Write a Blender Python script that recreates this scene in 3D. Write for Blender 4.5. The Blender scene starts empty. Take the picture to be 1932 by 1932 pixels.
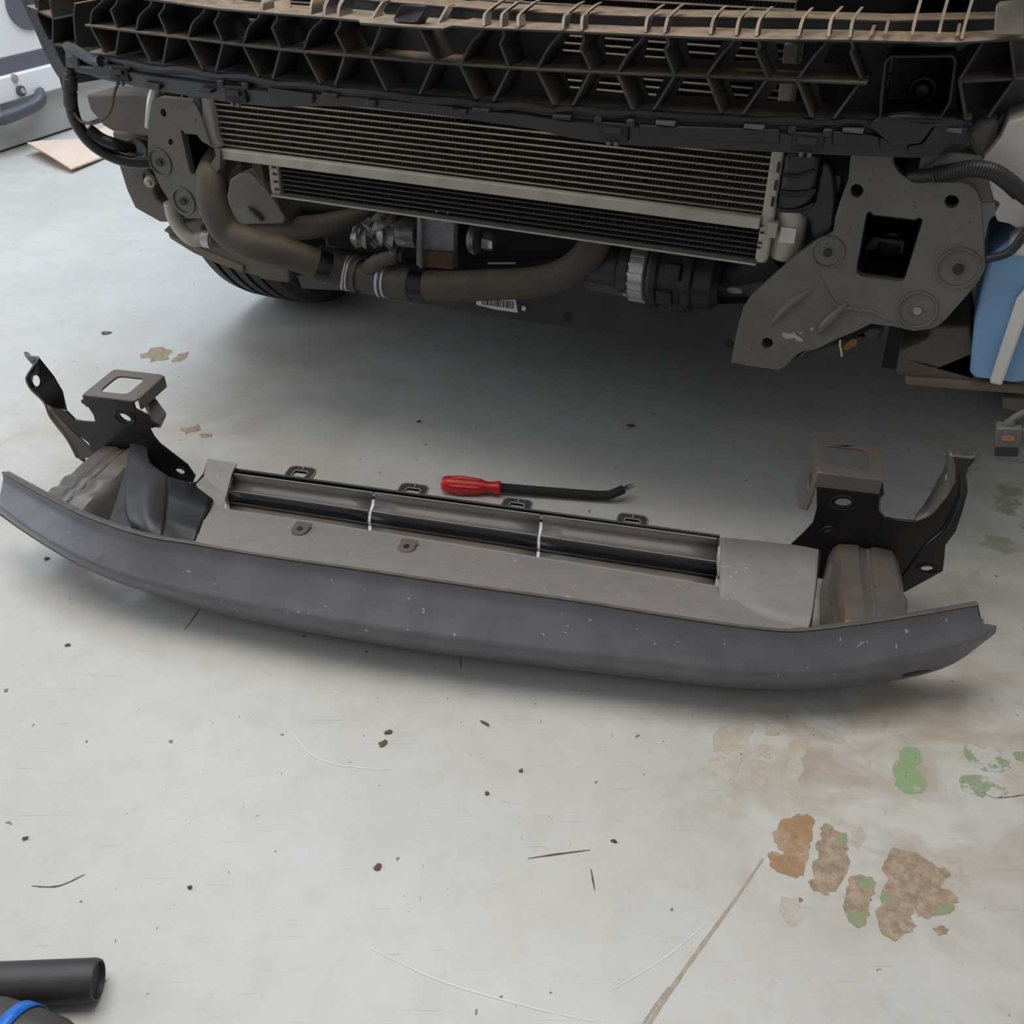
import bpy, math, random
from mathutils import Vector, Matrix, noise as mnoise
from mathutils.geometry import tessellate_polygon
random.seed(7)
S = bpy.context.scene
COL = S.collection

# ------------------------------------------------------------------ camera
F = 1783.0; PITCH = math.radians(35.8); H = 0.88
cam_d = bpy.data.cameras.new('camera'); cam = bpy.data.objects.new('camera', cam_d); COL.objects.link(cam)
cam.location = (0, 0, H); cam.rotation_euler = (math.pi/2 - PITCH, 0, 0)
cam_d.sensor_width = 36; cam_d.sensor_height = 36; cam_d.sensor_fit = 'HORIZONTAL'
cam_d.lens = 36*F/1932; cam_d.clip_start = .02; cam_d.clip_end = 100
S.camera = cam
S.view_settings.view_transform = 'Standard'; S.view_settings.look = 'None'
S.view_settings.gamma = 1; S.view_settings.use_curve_mapping = False
S.view_settings.exposure = 0.0

# ------------------------------------------------------------------ light
world = bpy.data.worlds.new('world'); S.world = world; world.use_nodes = True
wn = world.node_tree.nodes; wn['Background'].inputs[0].default_value = (.93, .95, 1, 1)
wn['Background'].inputs[1].default_value = .31
def area(name, loc, target, sx, sy, power, col):
    l = bpy.data.lights.new(name, 'AREA'); l.shape = 'RECTANGLE'; l.size = sx; l.size_y = sy
    l.energy = power; l.color = col
    o = bpy.data.objects.new(name, l); COL.objects.link(o); o.location = loc
    o.rotation_euler = (Vector(target)-Vector(loc)).to_track_quat('-Z', 'Y').to_euler()
    return o
area('garage_door_daylight', (-4.0, 1.6, 1.6), (-.8, 1.8, .0), 2.6, 2.2, 42, (.74, .85, 1))
area('rooflight', (-.8, 3.8, 3.1), (-1.2, 3.3, 0), 2.6, 2.6, 105, (.70, .83, 1))
area('ceiling_lamp', (-.4, 1.1, 3.0), (-.4, 1.1, 0), 2.8, 1.6, 59, (1, .94, .865))

# ------------------------------------------------------------------ helpers
cp, sp = math.cos(PITCH), math.sin(PITCH)
CAM = Vector((0, 0, H))
def ray(x, y):
    a = (x-966)/F; e = (966-y)/F
    return Vector((a, cp+e*sp, e*cp-sp))
YC = math.radians(22.6); U = Vector((math.cos(YC), -math.sin(YC), 0)); B = Vector((math.sin(YC), math.cos(YC), 0))
YB = math.radians(13);   U2 = Vector((math.cos(YB), -math.sin(YB), 0)); B2 = Vector((math.sin(YB), math.cos(YB), 0))
Z = Vector((0, 0, 1))
def onz(x, y, z=0.0):
    r = ray(x, y); return CAM + r*((z-H)/r.z)
def cv(x, y, v):                      # a point of the car's cross plane at depth v
    r = ray(x, y); return CAM + r*(v/r.dot(B))
def bv(x, y, b):                      # a point of the removed beam's cross plane at depth b
    r = ray(x, y); return CAM + r*(b/r.dot(B2))
def W(u, v, z): return U*u + B*v + Z*z
def W2(u, b, z): return U2*u + B2*b + Z*z
def interp(t, x):
    if x <= t[0][0]: (a, b), (c, d) = t[0], t[1]
    elif x >= t[-1][0]: (a, b), (c, d) = t[-2], t[-1]
    else:
        for i in range(len(t)-1):
            if t[i][0] <= x <= t[i+1][0]: (a, b), (c, d) = t[i], t[i+1]; break
    return b + (d-b)*(x-a)/(c-a)
VT = [(-1.15, 1.118), (-1.0, 1.090), (-.88, 1.073), (-.75, 1.060), (-.62, 1.054), (-.50, 1.057), (-.38, 1.070),
      (-.25, 1.095), (-.12, 1.121), (0, 1.160), (.09, 1.22)]
def vf(u): return interp(VT, u)
def sf(x, y, off=0.0):                # a point on the curved front of the grille support
    v = 1.08
    for _ in range(6):
        p = cv(x, y, v+off); v = vf(p.dot(U))
    return cv(x, y, v+off)
def cr(pts, n):                       # catmull-rom
    P = [Vector(p) for p in pts]; out = []
    for i in range(len(P)-1):
        p0 = P[max(i-1, 0)]; p1 = P[i]; p2 = P[i+1]; p3 = P[min(i+2, len(P)-1)]
        for k in range(n):
            t = k/n
            out.append(.5*((2*p1)+(p2-p0)*t+(2*p0-5*p1+4*p2-p3)*t*t+(3*p1-p0-3*p2+p3)*t**3))
    out.append(P[-1]); return out

LOC = {}
class MB:
    def __init__(s): s.v = []; s.f = []
    def add(s, vs, fs):
        o = len(s.v); s.v += [Vector(p) for p in vs]; s.f += [tuple(i+o for i in f) for f in fs]; return s
    def prism(s, loops, off):
        if not isinstance(loops[0], (list, tuple)) : loops = [loops]
        loops = [[Vector(p) for p in l] for l in loops]
        flat = [p for l in loops for p in l]; n = len(flat); off = Vector(off)
        tr = tessellate_polygon(loops)
        fs = [tuple(t) for t in tr] + [tuple(i+n for i in reversed(t)) for t in tr]
        o = 0
        for l in loops:
            m = len(l)
            for i in range(m):
                a, b = o+i, o+(i+1) % m; fs.append((a, b, b+n, a+n))
            o += m
        return s.add(flat + [p+off for p in flat], fs)
    def box(s, c, a, b, d):           # centre and three half axes
        c, a, b, d = Vector(c), Vector(a), Vector(b), Vector(d)
        vs = [c+a*i+b*j+d*k for i in (-1, 1) for j in (-1, 1) for k in (-1, 1)]
        return s.add(vs, [(0, 1, 3, 2), (4, 6, 7, 5), (0, 4, 5, 1), (2, 3, 7, 6), (0, 2, 6, 4), (1, 5, 7, 3)])
    def tube(s, pts, r, n=12, cap=True):
        P = [Vector(p) for p in pts]; R = r if isinstance(r, (list, tuple)) else [r]*len(P)
        T = [(P[min(i+1, len(P)-1)]-P[max(i-1, 0)]).normalized() for i in range(len(P))]
        up = Vector((0, 0, 1)) if abs(T[0].z) < .9 else Vector((1, 0, 0))
        nn = (up - T[0]*up.dot(T[0])).normalized(); vs = []; fs = []
        for i, p in enumerate(P):
            nn = (nn - T[i]*nn.dot(T[i])).normalized(); bb = T[i].cross(nn)
            for k in range(n):
                a = 2*math.pi*k/n; vs.append(p + (nn*math.cos(a)+bb*math.sin(a))*R[i])
        for i in range(len(P)-1):
            for k in range(n):
                a = i*n+k; b = i*n+(k+1) % n; fs.append((a, b, b+n, a+n))
        if cap: fs += [tuple(reversed(range(n))), tuple(range((len(P)-1)*n, len(P)*n))]
        return s.add(vs, fs)
    def lathe(s, o, ax, prof, n=24):  # prof: (distance along axis, radius)
        ax = Vector(ax).normalized()
        return s.tube2([Vector(o)+ax*d for d, _ in prof], [max(r, 1e-4) for _, r in prof], ax, n)
    def tube2(s, P, R, ax, n):
        up = Vector((0, 0, 1)) if abs(ax.z) < .9 else Vector((1, 0, 0))
        nn = (up-ax*up.dot(ax)).normalized(); bb = ax.cross(nn); vs = []; fs = []
        for p, r in zip(P, R):
            for k in range(n):
                a = 2*math.pi*k/n; vs.append(p+(nn*math.cos(a)+bb*math.sin(a))*r)
        for i in range(len(P)-1):
            for k in range(n):
                a = i*n+k; b = i*n+(k+1) % n; fs.append((a, b, b+n, a+n))
        fs += [tuple(reversed(range(n))), tuple(range((len(P)-1)*n, len(P)*n))]
        return s.add(vs, fs)
    def grid(s, rows, closed=False):  # rows of points
        n = len(rows[0]); vs = [p for r in rows for p in r]; fs = []
        m = len(rows)
        for i in range(m if closed else m-1):
            for k in range(n-1):
                a = i*n+k; c = ((i+1) % m)*n+k; fs.append((a, a+1, c+1, c))
        return s.add(vs, fs)
    def build(s, name, m, parent=None, bevel=0, smooth=False, solid=0, sub=0, seg=2, kind=None, label=None, auto=35):
        c = sum(s.v, Vector())/max(len(s.v), 1)
        me = bpy.data.meshes.new(name); me.from_pydata([tuple(p-c) for p in s.v], [], s.f)
        import bmesh
        bm = bmesh.new(); bm.from_mesh(me); bmesh.ops.recalc_face_normals(bm, faces=bm.faces); bm.to_mesh(me); bm.free()
        me.materials.append(m)
        o = bpy.data.objects.new(name, me); COL.objects.link(o); place(o, c, parent)
        if smooth:
            me.polygons.foreach_set('use_smooth', [True]*len(me.polygons))
            me.set_sharp_from_angle(angle=math.radians(auto))
        if solid:
            q = o.modifiers.new('solid', 'SOLIDIFY'); q.thickness = solid; q.offset = 0
        if bevel:
            q = o.modifiers.new('bevel', 'BEVEL'); q.width = bevel; q.segments = seg; q.limit_method = 'ANGLE'; q.angle_limit = math.radians(40)
            q.harden_normals = False
            me.polygons.foreach_set('use_smooth', [True]*len(me.polygons)); me.set_sharp_from_angle(angle=math.radians(50))
        if sub:
            q = o.modifiers.new('sub', 'SUBSURF'); q.levels = sub; q.render_levels = sub
        if kind: o['kind'] = kind
        if label: o['label'] = label
        return o
def place(o, loc, parent=None):
    o.location = loc; LOC[o.name] = Vector(loc)
    if parent is not None:
        o.parent = parent; o.matrix_parent_inverse = Matrix.Translation(-LOC[parent.name])
def empty(name, loc, label, cat, group=None):
    o = bpy.data.objects.new(name, None); COL.objects.link(o); place(o, Vector(loc)); o.empty_display_size = .1
    return tag(o, label, cat, group)
def tag(o, label, cat, group=None):
    o['label'] = label; o['category'] = cat
    if group: o['group'] = group
    return o
def copy_at(o, d, parent):
    c = o.copy(); COL.objects.link(c); place(c, LOC[o.name]+Vector(d), parent); return c
def circ(c, a, b, n=20):
    return [Vector(c)+Vector(a)*math.cos(2*math.pi*i/n)+Vector(b)*math.sin(2*math.pi*i/n) for i in range(n)]
def rrect(c, a, b, r, n=5):           # rounded rectangle, half axes a, b, corner radius r in metres
    c, a, b = Vector(c), Vector(a), Vector(b); la, lb = a.length, b.length; ea, eb = a/la, b/lb; out = []
    for sx, sy, a0 in ((1, 1, 0), (-1, 1, 90), (-1, -1, 180), (1, -1, 270)):
        for k in range(n):
            t = math.radians(a0+90*k/(n-1)); out.append(c+ea*(sx*(la-r)+r*math.cos(t))+eb*(sy*(lb-r)+r*math.sin(t)))
    return out
def pxs(pts, x0, y0, s): return [(x0+x/s, y0+y/s) for x, y in pts]

# ------------------------------------------------------------------ materials
def mat(name, col, rough=.5, metal=0, col2=None, nscale=30, namt=.5, nlo=.4, nhi=.65, dust=None, damt=.8, bump=0, bscale=200, spec=None, rvar=0, speck=None, sscale=120, sth=.7):
    m = bpy.data.materials.new(name); m.use_nodes = True; nt = m.node_tree; N = nt.nodes; L = nt.links
    p = N['Principled BSDF']; p.inputs['Roughness'].default_value = rough; p.inputs['Metallic'].default_value = metal
    if spec is not None: p.inputs['Specular IOR Level'].default_value = spec
    tc = N.new('ShaderNodeNewGeometry'); cur = None
    rgb = N.new('ShaderNodeRGB'); rgb.outputs[0].default_value = (*col, 1); cur = rgb.outputs[0]
    def noise(scale, det=6, ro=.6):
        n = N.new('ShaderNodeTexNoise'); n.inputs['Scale'].default_value = scale; n.inputs['Detail'].default_value = det
        n.inputs['Roughness'].default_value = ro; L.new(tc.outputs['Position'], n.inputs['Vector']); return n.outputs['Fac']
    def rng(x, a, b, c=0, d=1):
        n = N.new('ShaderNodeMapRange'); L.new(x, n.inputs[0])
        for i, t in enumerate((a, b, c, d)): n.inputs[i+1].default_value = t
        return n.outputs[0]
    def mix(f, a, b):
        n = N.new('ShaderNodeMix'); n.data_type = 'RGBA'; L.new(f, n.inputs[0]); L.new(a, n.inputs[6])
        if isinstance(b, tuple): n.inputs[7].default_value = (*b, 1)
        else: L.new(b, n.inputs[7])
        return n.outputs[2]
    def mul(a, b):
        n = N.new('ShaderNodeMath'); n.operation = 'MULTIPLY'; L.new(a, n.inputs[0])
        if isinstance(b, (int, float)): n.inputs[1].default_value = b
        else: L.new(b, n.inputs[1])
        return n.outputs[0]
    if col2: cur = mix(rng(noise(nscale), nlo, nhi, 0, namt), cur, col2)
    if dust:
        sx = N.new('ShaderNodeSeparateXYZ'); L.new(tc.outputs['Normal'], sx.inputs[0])
        cur = mix(mul(rng(sx.outputs[2], .35, .95, 0, damt), rng(noise(45), .3, .6, .45, 1)), cur, dust)
    if speck: cur = mix(rng(noise(sscale, 3), sth, sth+.03, 0, .8), cur, speck)
    L.new(cur, p.inputs['Base Color'])
    if rvar: L.new(rng(noise(18), .3, .7, rough-rvar, rough+rvar), p.inputs['Roughness'])
    if bump:
        b = N.new('ShaderNodeBump'); b.inputs['Strength'].default_value = bump; b.inputs['Distance'].default_value = .002
        L.new(noise(bscale, 4), b.inputs['Height']); L.new(b.outputs[0], p.inputs['Normal'])
    m['nodes_api'] = 1
    return m
TAN = (.34, .26, .18)
M = {}
M['carrier'] = mat('carrier_plastic', (.032, .032, .034), .55, dust=TAN, damt=.95, col2=(.075, .068, .06), nscale=14, namt=.6)
M['plastic'] = mat('black_plastic', (.017, .018, .020), .42, dust=(.09, .085, .08), damt=.5)
M['guide'] = mat('guide_plastic', (.235, .220, .212), .48, col2=(.28, .262, .252), nscale=25, speck=(.42, .41, .40), sscale=110, sth=.685, bump=.15, bscale=400)
M['flap'] = mat('flap_plastic', (.120, .107, .098), .40, col2=(.18, .15, .130), nscale=20)
M['roll'] = mat('roll_rubber', (.014, .015, .018), .38)
M['cover'] = mat('cover_plastic', (.045, .046, .050), .42, col2=(.06, .06, .062), nscale=18)
M['beam'] = mat('beam_paint', (.112, .112, .125), .34, col2=(.155, .155, .168), nscale=16, namt=.7, speck=(.42, .42, .43), sscale=95, sth=.685, rvar=.08)
M['lip'] = mat('beam_edge', (.13, .11, .09), .6, col2=(.05, .045, .04), nscale=60)
M['steel'] = mat('crash_box_steel', (.150, .140, .132), .38, metal=.3, col2=(.26, .175, .11), nscale=11, nlo=.48, nhi=.72, namt=.75)
M['bracket'] = mat('bracket_paint', (.008, .008, .009), .33, col2=(.03, .022, .018), nscale=12, namt=.5)
M['boxtop'] = mat('bracket_worn_steel', (.165, .148, .135), .45, metal=.3, col2=(.27, .135, .065), nscale=22, nlo=.5, nhi=.72, namt=.8)
M['plate'] = mat('plate_primer', (.145, .132, .114), .5, col2=(.105, .094, .080), nscale=22, namt=.7, speck=(.03, .026, .022), sscale=130, sth=.68)
M['hose'] = mat('hose_rubber', (.085, .071, .055), .6, dust=(.22, .17, .11), damt=.75, col2=(.055, .049, .042), nscale=15)
M['tape'] = mat('tape', (.008, .008, .009), .35)
M['clamp'] = mat('spring_clamp', (.52, .56, .62), .35, metal=.3)
M['alu'] = mat('dusty_aluminium', (.44, .405, .345), .5, metal=.25, col2=(.28, .25, .21), nscale=35)
M['tubealu'] = mat('tube_aluminium', (.34, .295, .24), .5, metal=.25, col2=(.20, .17, .14), nscale=40)
M['tubedark'] = mat('dark_tube', (.17, .162, .16), .45, metal=.3)
M['fin'] = mat('fins', (.085, .072, .056), .7, col2=(.30, .26, .19), nscale=160, namt=.7, nlo=.5, nhi=.72)
M['findark'] = mat('fins_dark', (.045, .043, .043), .6)
M['dark'] = mat('engine_black', (.010, .010, .011), .6)
M['metal'] = mat('cast_alloy', (.34, .32, .30), .42, metal=.6, col2=(.07, .065, .06), nscale=60, bump=.4, bscale=120)
M['rust'] = mat('rusty_face', (.15, .065, .048), .8, col2=(.24, .12, .09), nscale=90, bump=.5)
M['mount'] = mat('mount_alloy', (.34, .34, .36), .5, metal=.4, col2=(.14, .14, .15), nscale=80)
M['silver'] = mat('bright_alloy', (.55, .54, .52), .35, metal=.7)
M['sub'] = mat('subframe_paint', (.034, .034, .037), .38, col2=(.08, .074, .068), nscale=12, namt=.5)
M['brown'] = mat('dusty_liner', (.13, .104, .082), .75, col2=(.08, .066, .055), nscale=12, dust=(.20, .155, .11), damt=.5)
M['lipbrown'] = mat('liner_lip', (.16, .125, .085), .7, col2=(.09, .07, .05), nscale=18)
M['tyre'] = mat('tyre_rubber', (.030, .029, .028), .7, col2=(.06, .055, .05), nscale=30)
M['rim'] = mat('clip_rim_plastic', (.22, .21, .20), .5)
M['pale'] = mat('pale_tank_plastic', (.46, .435, .395), .45, col2=(.34, .315, .28), nscale=10)
M['white'] = mat('white_plastic', (.62, .61, .57), .4)
M['label'] = mat('white_sticker', (.78, .78, .80), .5)
M['ink'] = mat('black_ink', (.012, .012, .014), .5)
M['blue'] = mat('blue_fluid', (.17, .33, .55), .25, col2=(.21, .40, .62), nscale=5)
M['red'] = mat('red_handle', (.62, .020, .022), .28, col2=(.36, .012, .014), nscale=30, namt=.6)
M['shaft'] = mat('black_sleeve', (.012, .012, .013), .65, bump=.5, bscale=500)
M['chrome'] = mat('bare_steel', (.42, .38, .36), .3, metal=.9)
M['cabwhite'] = mat('cabinet_white', (.88, .89, .90), .4)
M['cablow'] = mat('cabinet_base', (.50, .49, .47), .5, col2=(.42, .41, .40), nscale=4)
M['cabgrey'] = mat('cabinet_grey', (.14, .14, .17), .5)
M['cabhandle'] = mat('handle_grey', (.085, .09, .11), .4)
M['card'] = mat('cardboard', (.74, .56, .43), .8, col2=(.80, .68, .58), nscale=9)
M['pipe'] = mat('black_rubber_tube', (.040, .038, .038), .5, col2=(.055, .05, .05), nscale=25)
M['toolblue'] = mat('tool_blue', (.015, .16, .62), .35)
M['toolgrey'] = mat('tool_grey', (.060, .054, .052), .5)
M['leaf'] = mat('dry_leaf', (.12, .08, .055), .8, col2=(.24, .18, .13), nscale=120)
M['orange'] = mat('orange_leaf', (.30, .11, .04), .7, col2=(.45, .22, .10), nscale=200)
M['straw'] = mat('yellow_straw', (.62, .47, .18), .6)
M['conn'] = mat('connector_grey', (.105, .10, .095), .5)
M['wire'] = mat('brown_wire', (.12, .07, .05), .5)

def floor_mat():
    m = bpy.data.materials.new('painted_concrete'); m.use_nodes = True; nt = m.node_tree; N = nt.nodes; L = nt.links
    p = N['Principled BSDF']; g = N.new('ShaderNodeNewGeometry'); pos = g.outputs['Position']
    def noise(scale, det=6, ro=.6, vec=None, dist=0):
        n = N.new('ShaderNodeTexNoise'); n.inputs['Scale'].default_value = scale; n.inputs['Detail'].default_value = det
        n.inputs['Roughness'].default_value = ro; n.inputs['Distortion'].default_value = dist
        L.new(vec or pos, n.inputs['Vector']); return n.outputs['Fac']
    def rng(x, a, b, c=0, d=1):
        n = N.new('ShaderNodeMapRange'); L.new(x, n.inputs[0])
        for i, t in enumerate((a, b, c, d)): n.inputs[i+1].default_value = t
        return n.outputs[0]
    def mix(f, a, b):
        n = N.new('ShaderNodeMix'); n.data_type = 'RGBA'; L.new(f, n.inputs[0])
        for s, t in ((6, a), (7, b)):
            if isinstance(t, tuple): n.inputs[s].default_value = (*t, 1)
            else: L.new(t, n.inputs[s])
        return n.outputs[2]
    def mul(a, b):
        n = N.new('ShaderNodeMath'); n.operation = 'MULTIPLY'; L.new(a, n.inputs[0]); L.new(b, n.inputs[1]); return n.outputs[0]
    def blob(c, r0, r1):
        d = N.new('ShaderNodeVectorMath'); d.operation = 'DISTANCE'; L.new(pos, d.inputs[0]); d.inputs[1].default_value = c
        return rng(d.outputs['Value'], r1, r0, 0, 1)
    def stretch(rot, sx, sy):
        mp = N.new('ShaderNodeMapping'); mp.inputs['Rotation'].default_value = (0, 0, rot); mp.inputs['Scale'].default_value = (sx, sy, 1)
        L.new(pos, mp.inputs[0]); return mp.outputs[0]
    c = mix(rng(noise(3.5), .35, .65), (.555, .552, .520), (.612, .605, .570))
    c = mix(rng(noise(22, 8, .7), .46, .72, 0, .5), c, (.49, .47, .405))
    c = mix(rng(noise(2.2, 6, .6, None, .8), .50, .68, 0, .45), c, (.505, .47, .395))
    c = mix(rng(noise(55, 8, .75), .58, .70, 0, .35), c, (.68, .68, .66))
    # beige tyre-dirt smears near the right side and far left
    for (q, r0, r1, amt) in (((.55, .74, 0), .05, .42, .75), ((.36, .70, 0), .02, .24, .7), ((-.72, 1.35, 0), .05, .42, .55), ((.95, 1.15, 0), .1, .5, .55), ((-.45, 1.7, 0), .05, .4, .35)):
        c = mix(mul(blob(q, r0, r1), rng(noise(7, 7, .65, stretch(.5, 1, 1.6), .6), .42, .62, 0, amt)), c, (.40, .335, .255))
    c = mix(mul(blob((.55, .74, 0), .1, .6), rng(noise(16, 8, .7, None, 1.2), .56, .66, 0, .35)), c, (.26, .24, .21))
    # greenish wear
    c = mix(mul(blob((.86, 1.2, 0), .05, .35), rng(noise(12, 5, .6), .56, .60, 0, .8)), c, (.24, .30, .17))
    # scuffs and specks
    for rot in (.4, 1.3, 2.3):
        c = mix(rng(noise(9, 5, .6, stretch(rot, 1.2, 26)), .655, .71, 0, .34), c, (.27, .26, .24))
    c = mix(rng(noise(70, 2, .5), .735, .75, 0, .8), c, (.10, .075, .06))
    c = mix(rng(noise(150, 2, .5, stretch(.8, 1, .5)), .75, .77, 0, .75), c, (.12, .11, .10))
    L.new(c, p.inputs['Base Color'])
    L.new(rng(noise(9, 6), .3, .7, .30, .48), p.inputs['Roughness'])
    b = N.new('ShaderNodeBump'); b.inputs['Strength'].default_value = .12; b.inputs['Distance'].default_value = .004
    L.new(noise(38, 6, .65), b.inputs['Height']); L.new(b.outputs[0], p.inputs['Normal'])
    return m
M['floor'] = floor_mat()
def patch_mat(name, a, bcol, ccol, lo, hi):
    m = bpy.data.materials.new(name); m.use_nodes = True; N = m.node_tree.nodes; L = m.node_tree.links; p = N['Principled BSDF']; p.inputs['Roughness'].default_value = .8
    g = N.new('ShaderNodeNewGeometry')
    def nz(sc, d=8):
        n = N.new('ShaderNodeTexNoise'); n.inputs['Scale'].default_value = sc; n.inputs['Detail'].default_value = d; n.inputs['Roughness'].default_value = .7; L.new(g.outputs['Position'], n.inputs['Vector']); return n.outputs['Fac']
    def mx(f, lo_, hi_, x, y):
        r = N.new('ShaderNodeMapRange'); L.new(f, r.inputs[0]); r.inputs[1].default_value = lo_; r.inputs[2].default_value = hi_
        q = N.new('ShaderNodeMix'); q.data_type = 'RGBA'; L.new(r.outputs[0], q.inputs[0])
        for k, t in ((6, x), (7, y)):
            if isinstance(t, tuple): q.inputs[k].default_value = (*t, 1)
            else: L.new(t, q.inputs[k])
        return q.outputs[2]
    c = mx(nz(90), .38, .62, a, bcol); c = mx(nz(26, 5), lo, hi, c, ccol); c = mx(nz(260, 3), .62, .70, c, tuple(x*.5 for x in a))
    L.new(c, p.inputs['Base Color'])
    b = N.new('ShaderNodeBump'); b.inputs['Strength'].default_value = .5; b.inputs['Distance'].default_value = .002; L.new(nz(150), b.inputs['Height']); L.new(b.outputs[0], p.inputs['Normal'])
    return m
M['bare'] = patch_mat('bare_concrete', (.47, .365, .27), (.30, .21, .14), (.27, .35, .18), .55, .58)
M['bare2'] = patch_mat('bare_orange', (.43, .27, .15), (.35, .21, .115), (.45, .35, .245), .48, .58)
M['green'] = patch_mat('green_underpaint', (.27, .40, .20), (.30, .42, .23), (.50, .42, .32), .57, .60)
M['green2'] = patch_mat('worn_green_paint', (.33, .39, .26), (.27, .34, .20), (.55, .54, .50), .50, .54)
M['stain'] = patch_mat('beige_dirt', (.52, .47, .385), (.49, .43, .34), (.55, .53, .48), .46, .60)
M['scratch'] = mat('scratch_pale', (.72, .72, .70), .5)
M['crack'] = mat('crack_brown', (.44, .385, .31), .8, col2=(.28, .235, .185), nscale=90)
M['dline'] = mat('scuff_dark', (.10, .085, .07), .8)

# ------------------------------------------------------------------ floor
mb = MB(); mb.box((0, 3.0, -.05), (6, 0, 0), (0, 6, 0), (0, 0, .05))
floor = mb.build('floor', M['floor']); floor['kind'] = 'structure'
def patch(pts, m, name='bare_patch', h=.0006, jag=True):
    P = [onz(x, y, 0) for x, y in pts]
    if jag:
        Q = []
        for i, p in enumerate(P):
            q = P[(i+1) % len(P)]
            for t in (0, .33, .66):
                r = p.lerp(q, t); d = (q-p).length*.16
                Q.append(r+Vector((random.uniform(-d, d), random.uniform(-d, d), 0))*(1 if t else .3))
        P = Q
    mb = MB(); mb.prism([P], (0, 0, h)); return mb.build(name, m, floor)
K = lambda pts: pxs(pts, 1150, 1330, 2.47)
patch(K([(760,590),(800,540),(880,508),(940,520),(958,550),(945,600),(935,660),(925,720),(905,780),(875,808),(830,795),(780,780),(745,745),(738,690),(770,685),(815,700),(780,660),(765,620)]), M['bare2'])
patch(K([(980,575),(1005,550),(1050,585),(1105,595),(1118,670),(1115,750),(1085,820),(1050,870),(1000,885),(950,865),(925,825),(960,810),(945,750),(970,700),(960,650),(990,620)]), M['bare'])
patch(K([(1110,815),(1150,795),(1215,800),(1240,830),(1235,880),(1210,905),(1215,980),(1190,1030),(1160,1038),(1115,1010),(1098,970),(1100,880)]), M['bare'])
patch(K([(1320,665),(1360,680),(1430,690),(1480,720),(1520,755),(1570,765),(1590,795),(1555,810),(1545,860),(1600,875),(1622,900),(1610,950),(1560,980),(1490,998),(1435,985),(1430,940),(1400,980),(1430,1030),(1390,1060),(1330,1105),(1280,1075),(1255,1010),(1260,900),(1285,850),(1280,745),(1300,705)]), M['bare'])
patch(K([(1505,1040),(1545,1028),(1580,1045),(1570,1070),(1530,1075)]), M['bare'])
patch(K([(1350,215),(1385,195),(1440,205),(1450,240),(1425,300),(1475,350),(1470,385),(1445,412),(1385,412),(1345,390),(1328,330),(1330,270)]), M['green'])
patch(K([(1650,195),(1780,190),(1870,270),(1860,300),(1740,310),(1660,240)]), M['green2'])
patch(K([(1625,345),(1700,330),(1800,335),(1840,380),(1850,410),(1800,435),(1700,420),(1640,390)]), M['green2'])
patch(K([(1880,220),(1932,215),(1932,260),(1890,255)]), M['green2'])
for q in ([(510,95),(590,80),(665,85),(640,200),(560,225),(485,215),(480,150)], [(460,245),(540,240),(620,250),(590,330),(545,350),(480,315)], [(720,90),(780,85),(820,110),(790,140),(730,140)], [(690,190),(760,185),(775,225),(740,250),(690,235)], [(655,260),(735,265),(725,370),(690,385),(655,330)], [(850,160),(930,165),(905,300),(870,440),(825,400),(835,280)], [(1160,560),(1195,620),(1160,680),(1125,650),(1120,590)], [(800,890),(880,900),(900,1000),(840,1030),(790,960)]):
    patch(K(q), M['stain'], 'dirt_stain', .0003)
for q in ([(265,668),(300,655),(325,660),(320,678),(285,684)], [(335,668),(355,663),(345,680),(325,684)], [(340,808),(375,800),(380,812),(350,820)], [(375,818),(400,818),(400,824),(378,825)]):
    patch(q, M['bare'], 'bare_patch', .0004)
def fline(pts, w, m, name, h=.0004):
    P = cr([onz(x, y, 0) for x, y in pts], 8); L_, R_ = [], []
    for i, p in enumerate(P):
        t = (P[min(i+1, len(P)-1)]-P[max(i-1, 0)]).normalized(); n = Vector((-t.y, t.x, 0))
        k = w*(.35+.65*math.sin(math.pi*min(max(i/(len(P)-1), .06), .94)))*random.uniform(.7, 1.2)
        L_.append(p+n*k/2); R_.append(p-n*k/2)
    mb = MB(); up = Vector((0, 0, h))
    mb.grid([[q+up for q in L_], [q+up for q in R_]]); return mb.build(name, m, floor)
fline([(1440,1620),(1385,1700),(1320,1790),(1272,1858),(1225,1932),(1190,1990)], .0042, M['crack'], 'floor_crack')
fline([(1262,1862),(1235,1900),(1205,1945)], .003, M['crack'], 'floor_crack')
fline([(550,1380),(590,1425),(650,1445),(740,1453)], .0022, M['scratch'], 'scratch')
fline([(700,1790),(830,1850),(1000,1900),(1120,1928)], .0018, M['scratch'], 'scratch')
fline([(1150,1870),(1250,1810),(1330,1745)], .0014, M['scratch'], 'scratch')
fline([(996,1620),(1050,1612),(1113,1604)], .002, M['dline'], 'scuff_line')
fline([(378,1146),(365,1166),(348,1188)], .0013, M['dline'], 'scuff_line')
fline([(869,1240),(870,1262)], .001, M['dline'], 'scuff_line')
fline([(60,1672),(110,1672),(160,1650)], .002, M['dline'], 'scuff_line')
fline([(1840,1490),(1880,1505),(1932,1500)], .0015, M['dline'], 'scuff_line')
fline([(1115,1640),(1122,1680)], .002, M['dline'], 'scuff_line')

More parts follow.
